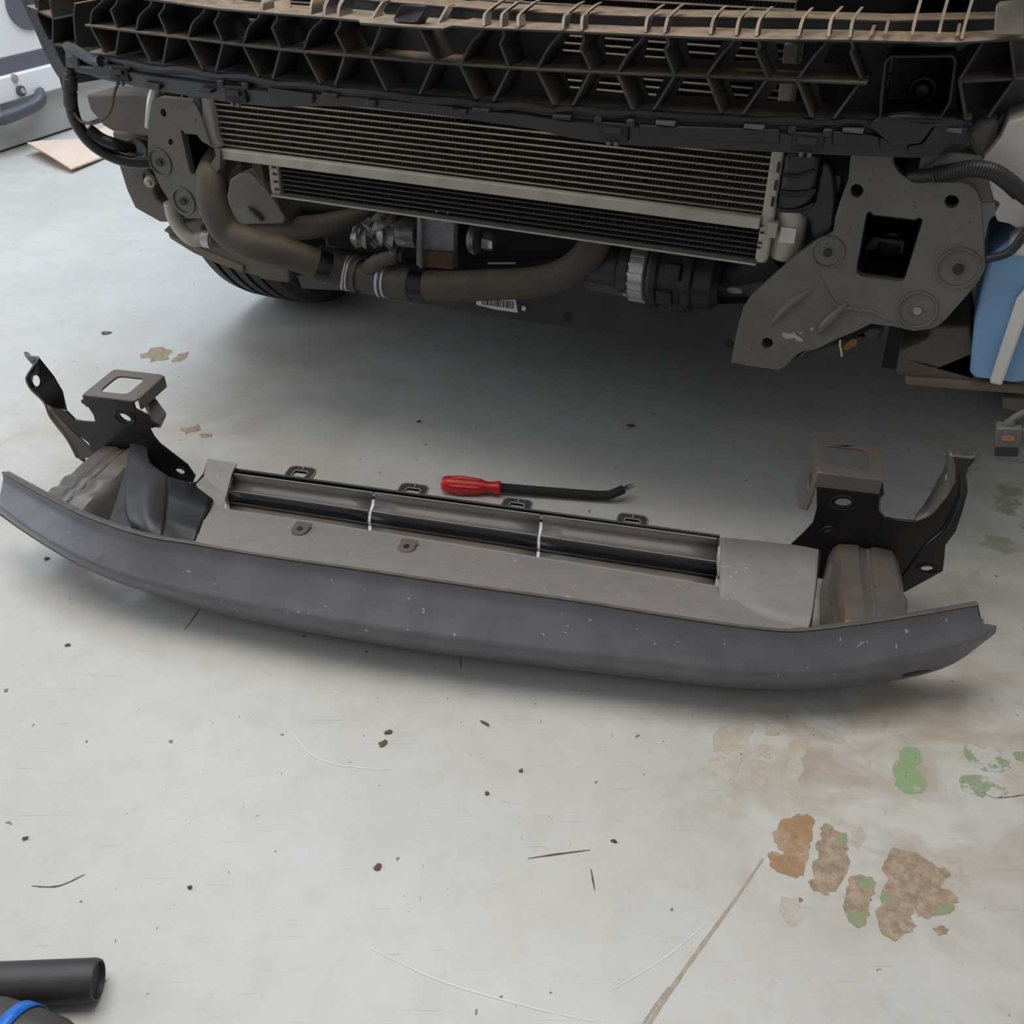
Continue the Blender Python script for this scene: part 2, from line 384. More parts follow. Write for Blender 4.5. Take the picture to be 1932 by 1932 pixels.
# ------------------------------------------------------------------ white cabinet at the back left
c0 = onz(0, 290); c1 = onz(142, 243); cd = (c1-c0).normalized(); cn = Vector((cd.y, -cd.x, 0))   # cn points to the car
def cb(x, y, out=0):
    r = ray(x, y); d0 = c0 + cn*out; return CAM + r*((d0-CAM).dot(cn)/r.dot(cn))
cab = empty('workshop_cabinet', c0 - cn*.2, 'white workshop cabinet with grey stripe and dark pull handle beyond the car', 'cabinet')
def zat(x, y): return cb(x, y).z
def slab(z0, z1, out0, out1, m, name, a=-.9, b=2.4, bev=.006):
    mb = MB(); c = c0 + cd*((a+b)/2); mb.box(Vector((c.x, c.y, (z0+z1)/2)) + cn*((out0+out1)/2), cd*((b-a)/2), cn*((out1-out0)/2), Z*((z1-z0)/2))
    return mb.build(name, m, cab, bevel=bev)
z_a = zat(0, 194); z_b = zat(0, 142); z_c = zat(0, 110)
slab(.006, z_a, -.4, 0, M['cablow'], 'base_panel')
slab(z_a, z_b, -.4, .03, M['cabwhite'], 'front_rail')
slab(z_b, z_c, -.4, .012, M['cabgrey'], 'grey_stripe', bev=.002)
slab(z_c, 1.15, -.4, .012, M['cabwhite'], 'upper_panel')
e = cb(52, 4, .014); mb = MB()
mb.prism([circ(e, cb(12, 16, .014)-e, Z*(e-cb(52, 58, .014)).z, 28)], cn*.006); mb.build('round_emblem', M['cabgrey'], cab)
mb = MB(); pts = [cb(2, 222, .01), cb(3, 214, .05), cb(14, 212, .06), cb(66, 192, .06), cb(75, 186, .05), cb(74, 172, .01)]
pts = [cb(-6, 205, .012), cb(-2, 222, .05), cb(12, 221, .055), cb(62, 200, .055), cb(76, 186, .05), cb(72, 172, .012)]
mb.tube(cr(pts, 6), .021, 12); mb.build('pull_handle', M['cabhandle'], cab, smooth=True)
e = cb(37, 171, .03); mb = MB(); mb.lathe(e, cn, [(-.005, .016), (.012, .016), (.014, .008), (.015, .001)], 16); k_ = mb.build('lock_knob', M['cabhandle'], cab, smooth=True)
mb = MB(); mb.lathe(e+cn*.014, cn, [(0, .009), (.004, .008)], 12); mb.build('lock_core', M['silver'], cab)
e = cb(27, 148, .03); mb = MB(); mb.lathe(e, cn, [(-.004, .014), (.004, .013), (.005, .001)], 16); mb.build('screw_cap', M['alu'], cab, smooth=True)

# ------------------------------------------------------------------ cardboard on the floor
K1 = lambda pts: pxs(pts, 0, 0, 3.864)
cbd = empty('cardboard_sheet', onz(140, 285), 'torn brown cardboard sheet lying folded on floor before the white cabinet', 'cardboard')
P = K1([(200,1050),(300,1035),(620,1020),(770,930),(830,960),(840,1110),(760,1150),(520,1240),(360,1140)])
P3 = [onz(x, y, z) for (x, y), z in zip(P, (.035, .03, .02, .015, .01, .006, .006, .012, .03))]
mb = MB(); mb.prism([P3], (0, 0, .005)); mb.build('upper_sheet', M['card'], cbd)
P = K1([(390,1190),(440,1180),(530,1225),(600,1215),(520,1245)])
mb = MB(); mb.prism([[onz(x, y, .001) for x, y in P]], (0, 0, .004)); mb.build('lower_sheet', M['card'], cbd)

# ------------------------------------------------------------------ removed bumper beam
bum = empty('bumper_reinforcement', W2(-.315, .95, 0), 'black curved steel bumper beam with brackets and grey air guide lying on the floor', 'car part')
TOP = [(4,893),(60,924),(134,963),(190,986),(246,1005),(301,1018),(362,1027),(478,1047),(700,1079),(900,1109),(1085,1135),(1220,1157),(1342,1176),(1420,1186),(1487,1192),(1530,1190),(1581,1184),(1650,1175),(1725,1163),(1790,1152),(1846,1142)]
RID = [(-6,954),(60,1002),(140,1049),(205,1078),(268,1098),(325,1113),(385,1127),(500,1150),(705,1187),(900,1215),(1085,1236),(1215,1250),(1335,1264),(1410,1271),(1480,1273),(1530,1272),(1590,1267),(1660,1253),(1740,1233),(1805,1217),(1863,1200)]
BOT = [(-6,966),(60,1012),(140,1060),(205,1090),(262,1108),(318,1126),(380,1146),(490,1176),(700,1213),(890,1240),(1070,1263),(1195,1278),(1310,1291),(1385,1298),(1455,1301),(1510,1303),(1570,1299),(1640,1291),(1725,1277),(1800,1252),(1861,1208)]
ZR = [.104,.100,.094,.089,.085,.082,.080,.079,.078,.078,.078,.078,.078,.078,.079,.081,.084,.089,.095,.102,.108]
ZB = [.082,.069,.052,.038,.027,.018,.012,.007,.004,.004,.004,.004,.004,.005,.007,.011,.018,.028,.042,.064,.090]
ZT = [.142,.140,.137,.135,.133,.132,.131,.130,.130,.130,.130,.130,.130,.130,.130,.131,.132,.134,.137,.140,.143]
T3 = [onz(x, y, z) for (x, y), z in zip(TOP, ZT)]; R3 = [onz(x, y, z) for (x, y), z in zip(RID, ZR)]; O3 = [onz(x, y, z) for (x, y), z in zip(BOT, ZB)]
T3, R3, O3 = cr(T3, 3), cr(R3, 3), cr(O3, 3)
rows = []
back = B2*.0035
outer = []
outer.append([t + B2*.010 - Z*.003 for t in T3])
outer.append([t + B2*.003 for t in T3])
for f, g in ((.0, .03), (.02, .12), (.06, .23), (.19, .36), (.58, .69), (.87, .90), (.97, .97)):
    outer.append([Vector((t.x+(r.x-t.x)*f, t.y+(r.y-t.y)*f, t.z+(r.z-t.z)*g)) for t, r in zip(T3, R3)])
for f, g in ((.02, .06), (.10, .25), (.40, .6), (1, 1)):
    outer.append([Vector((t.x+(r.x-t.x)*f, t.y+(r.y-t.y)*f, t.z+(r.z-t.z)*g)) for t, r in zip(R3, O3)])
outer.append([o + B2*.03 + Z*.004 for o in O3])
inner = [[p + B2*.0035 + (Z*.003 if i > 8 else -Z*.002) for p in r] for i, r in enumerate(outer)][::-1]
mb = MB(); allr = outer+inner; mb.grid(allr, closed=True)
n = len(allr[0]); m_ = len(allr)
mb.f.append(tuple(i*n for i in range(m_))); mb.f.append(tuple(i*n+n-1 for i in reversed(range(m_))))
rail = mb.build('crossbar', M['beam'], bum, smooth=True, auto=50)
mb = MB()
mb.grid([[t+Z*.0012-B2*.0008 for t in T3], [t+B2*.002+Z*.0014 for t in T3], [t+B2*.0055-Z*.001 for t in T3]]); mb.build('worn_top_edge', M['lip'], rail, solid=.001)
mb = MB(); mb.grid([[o-B2*.001 for o in O3[:14]], [o-Z*.004+B2*.003 for o in O3[:14]]]); mb.build('bottom_edge', M['lip'], rail, solid=.0012)
RX = [interp([(i*3.0, float(q[0])) for i, q in enumerate(RID)], j) for j in range(len(R3))]
for x, f_, hl in ((232,.55,.016), (285,.5,.010), (415,.55,.010), (822,.6,.0075), (1272,.6,.0085), (1427,.6,.0085), (1750,.75,.02)):
    j = min(range(len(RX)), key=lambda i: abs(RX[i]-x)); c = R3[j].lerp(O3[j], f_); t = (R3[min(j+1, len(R3)-1)]-R3[j-1]).normalized(); d = (O3[j]-R3[j]).normalized(); n_ = t.cross(d); n_ = -n_ if n_.dot(B2) > 0 else n_
    mb = MB(); mb.prism([circ(c+n_*.0022, t*hl, d*.0032, 16)], n_*.0006); mb.build('slot', M['ink'], rail)
# dark end opening on the right
mb = MB(); q = [onz(1846,1143,.142), onz(1853,1168,.125), onz(1862,1199,.101), onz(1881,1182,.090)]
mb.prism([[onz(1862,1199,.100), onz(1868,1190,.097), onz(1881,1181,.094), onz(1879,1194,.088), onz(1862,1208,.090)]], B2*.003-U2*.03); mb.build('end_flange', M['beam'], rail)

def crash_box(sgn, uc):
    rows = []; prof = [(-.042, .004), (-.0445, .03), (-.0445, .085), (-.041, .098), (-.034, .105), (-.012, .107), (-.007, .1035), (.005, .1035), (.010, .107), (.034, .105), (.041, .098), (.0445, .085), (.0445, .03), (.042, .004)]
    for b, k, dz in ((.906, 1.0, 0), (.922, 1.02, 0), (.935, .97, 0), (.95, 1.05, .003), (.965, .99, -.002), (.98, 1.04, .003), (.995, 1.0, -.001), (1.01, 1.0, 0), (1.05, .98, 0), (1.076, .96, -.002)):
        zl = interp([(.90, .052), (.95, .045), (1.0, .006), (1.08, .004)], b)
        rows.append([W2(uc+u*k, b, max(z, zl)+(dz if z > .05 else 0)+(.002 if z < .02 else 0)) for u, z in prof]+[W2(uc+prof[0][0]*k, b, max(prof[0][1], zl)+.002)])
    mb = MB(); mb.grid(rows); o = mb.build('crash_box', M['steel'], bum, smooth=True, solid=.003, auto=38)
    mb = MB(); mb.tube([W2(uc+.002, (.93+i*.006), .1045+random.uniform(-.0008, .0008)) for i in range(24)], [.0028*random.uniform(.6, 1.2) for _ in range(24)], 6)
    mb.build('weld_seam', M['boxtop'], o, smooth=True)
    return o
crash_box(1, .236); crash_box(-1, -.866)

def bracket_R():
    k = lambda pts: pxs(pts, 1300, 800, 3.057); b0 = 1.078
    out = k([(735,300),(1120,335),(1125,400),(1100,430),(1095,500),(1130,540),(1200,555),(1310,562),(1400,520),(1490,410),(1525,340),(1522,230),(1517,188),(1640,192),(1612,250),(1600,300),(1610,390),(1580,500),(1540,620),(1480,700),(1475,760),(1465,850),(1250,968),(1215,975),(1160,960),(850,905),(790,900),(740,890),(738,730),(640,710),(587,697),(660,630),(715,570),(737,485)])
    h1 = [bv(x, y, b0) for x, y in k([(890+48*math.cos(t*.4488), 455+24*math.sin(t*.4488)) for t in range(14)])]
    h2 = [bv(x, y, b0) for x, y in k([(1373+36*math.cos(t*.4488), 837+16*math.sin(t*.4488)) for t in range(14)])]
    mb = MB(); mb.prism([[bv(x, y, b0) for x, y in out], h1, h2], B2*.004)
    br = mb.build('mounting_bracket', M['bracket'], bum, bevel=.0014)
    # raised crease of the lower corner and rolled rim of the top edge
    mb = MB(); mb.tube(cr([bv(x, y, b0-.001) for x, y in k([(1232,880),(1300,790),(1370,700),(1470,610),(1530,500),(1565,400),(1560,300)])], 5), [.001+.002*math.sin(math.pi*i/30) for i in range(31)], 8); mb.build('pressed_crease', M['bracket'], br, smooth=True)
    mb = MB(); mb.tube(cr([bv(x, y, b0+.003) for x, y in k([(1125,400),(1100,432),(1097,500),(1132,542),(1200,557),(1310,563)])], 4), .0024, 8); mb.build('rolled_edge', M['boxtop'], br, smooth=True)
    # box with the rounded window on top
    c = [bv(x, y, b0) for x, y in k([(735,292),(1124,330)])]; zt = (c[0].z+c[1].z)/2+.0035; u0 = c[0].dot(U2); u1 = c[1].dot(U2); d = .088
    top = rrect(W2((u0+u1)/2, b0+d/2, zt), U2*((u1-u0)/2), B2*(d/2), .008)
    hole = rrect(W2((u0+u1)/2-.002, b0+d*.50, zt), U2*.0275, B2*.026, .009)
    mb = MB(); mb.prism([top, hole], -Z*.0035); bx = mb.build('box_top', M['boxtop'], br, bevel=.0014)
    mb = MB(); mb.box(W2((u0+u1)/2, b0+.0015, zt-.012), U2*((u1-u0)/2-.001), B2*.002, Z*.0115); mb.build('box_front', M['boxtop'], br, bevel=.0015)
    q = [(u0, b0, zt-.002), (u0, b0+d, zt-.002), (u0-.010, b0+d*.92, zt-.040), (u0-.016, b0+.055, zt-.066), (u0-.012, b0+.012, zt-.068), (u0-.004, b0, zt-.062), (u0-.001, b0, zt-.046)]
    hn = [W2(u0-.004, b0+.020+.011*math.cos(t*.524), zt-.030+.015*math.sin(t*.524)) for t in range(12)]
    mb = MB(); mb.prism([[W2(*p) for p in q], hn], U2*.0035); mb.build('box_side', M['boxtop'], br, bevel=.001)
    # arm flange with its hole
    a = [bv(x, y, b0) for x, y in k([(1517,188),(1525,230),(1526,340),(1490,412),(1400,522),(1310,563)])]
    dep = [.020, .026, .040, .040, .028, .008]
    fr = cr(a, 4); dp = [interp([(i*4, x) for i, x in enumerate(dep)], j) for j in range(len(fr))]
    mb = MB(); mb.grid([fr, [p+B2*q-U2*q*.1 for p, q in zip(fr, dp)]]); af = mb.build('arm_flange', M['steel'], br, smooth=True, solid=.0035)
    mb = MB(); mb.tube([p - B2*.0005 for p in cr([bv(x, y, b0) for x, y in k([(1655,156),(1641,187),(1600,190),(1517,184),(1526,230),(1526,340)])], 5)], .0018, 6); mb.build('arm_edge', M['boxtop'], br, smooth=True)
    c = bv(*k([(1481,335)])[0], b0+.028); mb = MB(); mb.prism([circ(c-U2*.003, B2*.009, Z*.014, 16)], U2*.006); mb.build('arm_hole', M['label'], br)
    mb = MB(); mb.prism([[bv(x, y, b0) for x, y in k([(1640,192),(1655,156),(1662,160),(1645,215),(1612,250)])]], B2*.004); mb.build('arm_tip', M['bracket'], br)
    c = bv(*k([(805,628)])[0], b0); mb = MB(); mb.lathe(c+B2*.001, -B2, [(0, .012), (.002, .011), (.003, .007), (.007, .006), (.008, .001)], 16); mb.build('bolt', M['bracket'], br, smooth=True)
    for (x, y), (rx, rz) in (((890,455), (.0165, .011)), ((1373,837), (.013, .0075))):
        c = bv(*k([(x, y)])[0], b0-.0005); mb = MB(); mb.tube(circ(c, U2*rx, Z*rz, 20)+[c+U2*rx], .0014, 6, cap=False); mb.build('hole_rim', M['bracket'], br, smooth=True)
    return br
bracket_R()

def bracket_L():
    k = lambda pts: pxs(pts, 0, 640, 4.2); b0 = 1.078
    out = k([(640,485),(1000,520),(1170,605),(1185,650),(1265,690),(1180,710),(1215,775),(1260,830),(1480,1000),(1543,1090),(1525,1140),(1350,1100),(1200,1060),(1000,1020),(740,900),(700,820),(560,720),(440,590),(400,540),(520,570),(590,640),(660,655),(755,660),(740,600),(700,540),(645,505)])
    h1 = [bv(x, y, b0) for x, y in k([(990+46*math.cos(t*.4488)+10*math.sin(t*.4488), 622+30*math.sin(t*.4488)+14*math.cos(t*.4488)) for t in range(14)])]
    h2 = [bv(x, y, b0) for x, y in k([(1425+38*math.cos(t*.4488), 1050+22*math.sin(t*.4488)+8*math.cos(t*.4488)) for t in range(14)])]
    mb = MB(); mb.prism([[bv(x, y, b0) for x, y in out], h1, h2], B2*.004)
    br = mb.build('mounting_bracket', M['bracket'], bum, bevel=.0014)
    # outer lower wing, turned forward
    o1 = [bv(*q, b) for q, b in zip(k([(360,510),(400,545),(560,720),(690,840),(765,920),(715,1020),(610,940),(530,790),(400,620)]), (1.085,1.08,1.078,1.078,1.078,1.070,1.068,1.072,1.078))]
    h = [bv(x, y, 1.072) for x, y in k([(703+38*math.cos(t*.4488), 960+18*math.sin(t*.4488)+6*math.cos(t*.4488)) for t in range(14)])]
    mb = MB(); mb.prism([o1, h], B2*.0035); mb.build('lower_wing', M['steel'], br, bevel=.001)
    # upright arm with hole and hooked tip
    o2 = [bv(*q, b) for q, b in zip(k([(300,150),(420,300),(490,420),(525,570),(400,545),(350,500),(250,400),(212,325),(216,290),(265,212)]), (1.10,1.10,1.10,1.10,1.085,1.08,1.075,1.075,1.075,1.085))]
    h = [bv(x, y, 1.082) for x, y in k([(282+33*math.cos(t*.4488), 333+48*math.sin(t*.4488)) for t in range(14)])]
    mb = MB(); mb.prism([o2, h], B2*.0035); mb.build('arm_flange', M['bracket'], br, bevel=.001)
    o3 = [bv(*q, b) for q, b in zip(k([(195,105),(215,112),(235,137),(290,142),(302,152),(268,212),(235,180),(192,125)]), (1.11,1.11,1.105,1.10,1.10,1.085,1.10,1.11))]
    mb = MB(); mb.prism([o3], B2*.0035); mb.build('arm_tip', M['bracket'], br)
    mb = MB(); mb.tube(cr([bv(*q, b) for q, b in zip(k([(197,104),(215,133),(290,144),(302,158),(265,212),(214,292),(213,335),(250,402),(350,502),(400,620),(530,790),(610,940)]), (1.11,1.105,1.10,1.09,1.083,1.074,1.073,1.074,1.078,1.076,1.07,1.066))], 4), .0016, 6); mb.build('arm_edge', M['boxtop'], br, smooth=True)
    c = [bv(x, y, b0) for x, y in k([(650,462),(1062,495)])]; zt = (c[0].z+c[1].z)/2+.002; u0 = c[0].dot(U2); u1 = c[1].dot(U2); d = .088
    top = rrect(W2((u0+u1)/2, b0+d/2, zt), U2*((u1-u0)/2), B2*(d/2), .008)
    hole = rrect(W2((u0+u1)/2-.002, b0+d*.50, zt), U2*.0235, B2*.026, .009)
    mb = MB(); mb.prism([top, hole], -Z*.0035); mb.build('box_top', M['boxtop'], br, bevel=.0014)
    mb = MB(); mb.box(W2((u0+u1)/2, b0+.0015, zt-.010), U2*((u1-u0)/2-.001), B2*.002, Z*.010); mb.build('box_front', M['bracket'], br, bevel=.0015)
    mb = MB(); mb.box(W2(u1, b0+d*.55, zt-.010), U2*.002, B2*d*.42, Z*.010); mb.build('box_lip', M['boxtop'], br, bevel=.0015)
    o4 = [bv(*q, b) for q, b in zip(k([(1150,370),(1305,585),(1300,615),(1258,702),(1180,690),(1172,600),(1105,450),(1120,400)]), (1.16,1.12,1.115,1.09,1.082,1.085,1.13,1.14))]
    mb = MB(); mb.prism([o4], U2*.0035); mb.build('box_side', M['steel'], br, bevel=.001)
    for (x, y), (rx, rz) in (((990,622), (.0165, .011)), ((1425,1050), (.0135, .0085))):
        c = bv(*k([(x, y)])[0], b0-.0005); mb = MB(); mb.tube(circ(c, U2*rx, Z*rz, 20)+[c+U2*rx], .0013, 6, cap=False); mb.build('hole_rim', M['bracket'], br, smooth=True)
    return br
bracket_L()

# black plastic cover over the inner side of the left crash box
def cover():
    k = lambda pts: pxs(pts, 0, 640, 4.2)
    G = lambda rows: [[bv(*k([(x, y)])[0], b) for x, y, b in r] for r in rows]
    mb = MB(); mb.grid([cr(r, 3) for r in G([[(1035,830,1.066),(1080,840,1.066),(1125,850,1.065),(1162,862,1.064)], [(1020,960,1.03),(1075,960,1.03),(1130,970,1.035),(1180,985,1.04)], [(1000,1130,.985),(1090,1110,.985),(1210,1085,.99),(1330,1092,1.0)],
        [(990,1260,.94),(1080,1255,.932),(1190,1250,.935),(1320,1250,.955)], [(1003,1400,.905),(1090,1400,.893),(1190,1410,.895),(1305,1420,.915)], [(1065,1530,.870),(1130,1545,.866),(1200,1555,.864),(1285,1570,.866)]])])
    o = mb.build('crash_box_cover', M['cover'], bum, solid=.003, smooth=True, auto=60)
    mb = MB(); mb.grid([cr(r, 3) for r in G([[(1330,1092,1.0),(1420,1118,.996),(1520,1150,.99),(1690,1275,.965)], [(1320,1250,.955),(1420,1290,.95),(1530,1330,.945),(1660,1362,.942)], [(1305,1420,.915),(1390,1440,.91),(1480,1470,.905),(1590,1500,.90)], [(1285,1570,.866),(1370,1590,.863),(1450,1605,.862),(1530,1622,.862)]])])
    mb.build('cover_face', M['roll'], o, solid=.003, smooth=True, auto=60)
    mb = MB(); mb.prism([[bv(*q, b) for q, b in zip(k([(1030,832),(1000,1010),(930,1250),(865,1440),(1060,1525),(1003,1400),(990,1260),(1000,1140)]), (1.068,1.02,.95,.895,.868,.905,.94,.985))]], -Z*.004)
    mb.build('cover_flange', M['plastic'], o, bevel=.0008)
    return o
cover()

# grey air guide between the crash boxes
def air_guide():
    z0, z1, z2 = .121, .108, .100
    ag = None
    # flat panel: front strip, crease, main sheet
    front = [(368,1027),(478,1046),(700,1077),(1085,1133),(1342,1174),(1487,1190),(1530,1188)]
    crease = [(375,1010),(560,1036),(760,1063),(1050,1107),(1300,1147),(1440,1170),(1533,1186)]
    back = [(398,945),(430,963),(640,994),(900,1036),(1150,1075),(1352,1108),(1356,1150)]
    A = [onz(x, y, .128) for x, y in front]; C = [onz(x, y, z0) for x, y in crease]; D = [onz(x, y, z1) for x, y in back]
    mb = MB(); mb.grid([C[:6], D[:6]]); ag = mb.build('air_guide', M['guide'], bum, solid=.003)
    mb = MB(); mb.grid([A, [c-B2*.0012+Z*.0018 for c in C]]); mb.build('front_strip', M['guide'], ag, solid=.0025)
    mb = MB(); mb.tube([c+Z*.0018-B2*.0004 for c in C], .0007, 6); mb.build('crease_line', M['ink'], ag, smooth=True)
    mb = MB(); mb.tube([d_+Z*.0012 for d_ in D[1:6]], .0011, 6); mb.build('step_edge', M['guide'], ag, smooth=True)
    # louvre flaps in three lengths
    L = [((436,894), .120), ((436,905), .108), ((434,917), .101), ((428,926), .101), ((428,929), .104), ((427,935), .105), ((427,944), .098), ((429,951), .090), ((430,963), .099)]
    R = [((1357,1018), .120), ((1356,1030), .108), ((1356,1044), .101), ((1356,1062), .100), ((1356,1068), .104), ((1357,1076), .105), ((1357,1086), .098), ((1355,1091), .090), ((1352,1107), .099)]
    PL = [onz(*q, z) for q, z in L]; PR = [onz(*q, z) for q, z in R]
    cuts = [(0.004, .309), (.316, .655), (.661, .996)]
    for a, b in cuts:
        for i0, i1, mm, nm in ((0, 3, M['flap'], 'louvre_flap'), (3, 6, M['roll'], 'louvre_roll'), (6, 8, M['flap'], 'louvre_base')):
            rows = [[PL[i].lerp(PR[i], a+(b-a)*t/6) for t in range(7)] for i in range(i0, i1+1)]
            mb = MB(); mb.grid(rows); mb.build(nm, mm, ag, smooth=True, solid=.0022, auto=60)
        mb = MB(); mb.tube([PL[3].lerp(PR[3], a)+Z*.001, PL[3].lerp(PR[3], b)+Z*.001], .0013, 8); mb.build('flap_edge', M['guide'], ag, smooth=True)
        mb = MB(); mb.tube([PL[0].lerp(PR[0], a)+Z*.0006, PL[0].lerp(PR[0], b)+Z*.0006], .0013, 8); mb.build('flap_edge', M['guide'], ag, smooth=True)
    for t in (0.0, .3125, .658, 1.0):            # pale seams between the flaps
        s = [PL[i].lerp(PR[i], t) for i in range(9)]
        top = [p + Z*.0006 for p in s]; bot = [p - Z*.004 for p in s]
        for i in range(3, 6): top[i] = top[i] - Z*.003
        w = U2*(.0022 if .1 < t < .9 else .0013)
        mb = MB(); mb.grid([[p-w for p in top], [p+w for p in top]]); mb.grid([[p-w for p in top], [p-w for p in bot]]); mb.grid([[p+w for p in top], [p+w for p in bot]])
        mb.build('pale_seam', M['label'] if .1 < t < .9 else M['white'], ag)
    # rear edge: dark slot and second lip
    mb = MB(); e0 = onz(438,885,.122); e1 = onz(1358,1012,.122)
    mb.grid([[PL[0]+B2*.002, PR[0]+B2*.002], [PL[0]+B2*.004-Z*.05, PR[0]+B2*.004-Z*.05]]); mb.build('rear_wall', M['plastic'], ag, solid=.002)
    mb = MB(); mb.tube([e0, e1], .0022, 8); mb.build('rear_lip', M['roll'], ag, smooth=True)
    mb = MB(); mb.grid([[e0, e1], [e0-Z*.06+B2*.006, e1-Z*.06+B2*.006]]); mb.build('rear_skirt', M['roll'], ag, solid=.002)
    # clip loops at the back edge
    for i, (x, y) in enumerate(((567,894),(779,927),(975,955),(1193,985))):
        c = onz(x, y-2, .112); w = .021; dd = .0160
        outer = rrect(c, U2*w, B2*dd, .0095); inner = rrect(c-B2*.003, U2*w*.48, B2*dd*.42, .003)
        mb = MB(); mb.prism([outer, inner], -Z*.004); cl = mb.build('clip_loop', M['plastic'], ag, bevel=.0006)
        mb = MB(); mb.tube(outer+[outer[0]], .0013, 6, cap=False); mb.build('clip_rim', M['rim'], cl, smooth=True)
        mb = MB(); q = rrect(c-B2*.003, U2*w*.52, B2*dd*.5, .004); mb.tube(q+[q[0]], .0011, 6, cap=False); mb.build('clip_slot_rim', M['rim'], cl, smooth=True)
        mb = MB(); mb.box(c+B2*dd*.7+Z*.0006, U2*.0009, B2*dd*.3, Z*.001); mb.build('clip_web', M['rim'], cl)
        mb = MB(); mb.box(c-B2*dd*1.25-Z*.001, U2*.0065, B2*.004, Z*.003); mb.build('clip_foot', M['rim'], cl, bevel=.001)
    # screw tabs pressed into the sheet
    for x, y in ((566,1000), (767,1033)):
        c = onz(x, y, .1165)
        rim = [c+U2*.0115+B2*.016, c+U2*.0115-B2*.004, c+U2*.007-B2*.011, c-B2*.013, c-U2*.007-B2*.011, c-U2*.0115-B2*.004, c-U2*.0115+B2*.016]
        mb = MB(); mb.prism([rim], Z*.0022); tb = mb.build('screw_tab', M['flap'], ag, bevel=.0012)
        mb = MB(); mb.prism([circ(c+Z*.0023, U2*.0042, B2*.0045, 14)], Z*.0004); mb.build('screw_hole', M['ink'], tb)
    # raised block at the right
    k = lambda pts: pxs(pts, 1300, 800, 3.057)
    GR = [([(182,658),(390,678),(560,697),(650,708),(748,728)], (.128,.128,.126,.128,.134)), ([(178,800),(390,820),(570,835),(660,855),(735,900)], (.123,.123,.121,.125,.132)),
          ([(172,985),(380,1000),(545,1005),(640,1035),(715,1060)], (.118,.117,.117,.122,.130)), ([(168,1010),(370,1035),(530,1060),(625,1085),(708,1100)], (.113,.113,.115,.121,.129)), ([(166,1070),(360,1110),(520,1150),(610,1168),(690,1182)], (.112,.114,.119,.124,.128))]
    G = [cr([onz(*q, z) for q, z in zip(k(p_), z_)], 4) for p_, z_ in GR]
    mb = MB(); mb.grid(G); mb.build('end_block', M['guide'], ag, smooth=True, solid=.003, auto=70)
    V = {4: G[0][-1], 13: G[-1][-1]}
    mb = MB(); mb.prism([[V[4], V[13], V[13]-Z*.03, V[4]-Z*.05]], U2*.003); mb.build('block_side', M['roll'], ag)
    # left end piece
    V = [onz(*q, z) for q, z in (((392,866), .135), ((447,876), .130), ((438,893), .125), ((427,935), .112), ((420,962), .108), ((398,975), .110), ((370,915), .118), ((385,900), .126))]
    mb = MB(); mb.add(V, [(0, 1, 2, 7), (7, 2, 3, 6), (6, 3, 4, 5)]); mb.build('end_piece', M['guide'], ag, solid=.003)
    mb = MB(); mb.grid([[onz(393,866,.135), onz(385,892,.128), onz(372,908,.12), onz(352,915,.117)], [onz(393,866,.135)-Z*.03, onz(385,892,.128)-Z*.03, onz(372,908,.12)-Z*.03, onz(352,915,.117)-Z*.03]]); mb.build('end_scoop', M['roll'], ag, solid=.002, smooth=True)
air_guide()

# ------------------------------------------------------------------ red pry tool on the floor
pt = empty('pry_tool', onz(1000, 925), 'trim pry tool with red plastic handle and bent black shaft on floor behind the beam', 'tool')
h0 = onz(832, 912, .016); h1 = onz(945, 921, .014); ax = (h1-h0).normalized(); Lh = (h1-h0).length
mb = MB(); mb.lathe(h0, ax, [(0, .004), (.002, .0105), (.007, .0135), (.02, .0142), (Lh*.45, .0138), (Lh*.66, .0125), (Lh*.76, .0095), (Lh*.86, .0095), (Lh*.94, .0115), (Lh*.99, .0115), (Lh, .010)], 20)
hd = mb.build('handle', M['red'], pt, smooth=True, auto=60)
sd = ax.cross(Z).normalized()
for i in range(6):
    a = 2*math.pi*i/6+.4; n_ = sd*math.cos(a)+Z*math.sin(a)
    mb = MB(); mb.tube([h0+ax*.018+n_*.0136, h0+ax*Lh*.35+n_*.0142, h0+ax*Lh*.66+n_*.0128], [.0018, .0026, .0012], 6); mb.build('grip_ridge', M['red'], hd, smooth=True)
s = [onz(946, 920, .0125), onz(1040, 928, .011), onz(1120, 934, .011), onz(1146, 934, .013), onz(1160, 930, .018), onz(1176, 923, .022)]
mb = MB(); mb.tube(cr(s, 5), .0075, 10); mb.build('shaft_sleeve', M['shaft'], pt, smooth=True)
f0 = onz(1174, 924, .022); f1 = onz(1196, 915, .024); d = (f1-f0); sd = d.cross(Z).normalized()
for k_ in (-1, 1):
    mb = MB(); mb.tube([f0+sd*k_*.001, f0+d*.5+sd*k_*.0035, f1+sd*k_*.003], [.0035, .002, .0008], 8); mb.build('fork_tine', M['chrome'], pt, smooth=True)

# ------------------------------------------------------------------ the car
car = empty('car', W(-.52, 2.6, 0), 'front of a car with its bumper removed, radiators and grey mounting plates exposed', 'car')
V0 = 1.20                                             # plane of the mounting plates
C2 = lambda pts: pxs(pts, 60, 0, 3.22)
C3 = lambda pts: pxs(pts, 600, 0, 3.22)
C4 = lambda pts: pxs(pts, 1150, 0, 2.47)
C5 = lambda pts: pxs(pts, 200, 150, 3.864)
C6 = lambda pts: pxs(pts, 600, 200, 2.972)
C7 = lambda pts: pxs(pts, 1100, 180, 3.864)
C8 = lambda pts: pxs(pts, 1350, 250, 2.9725)

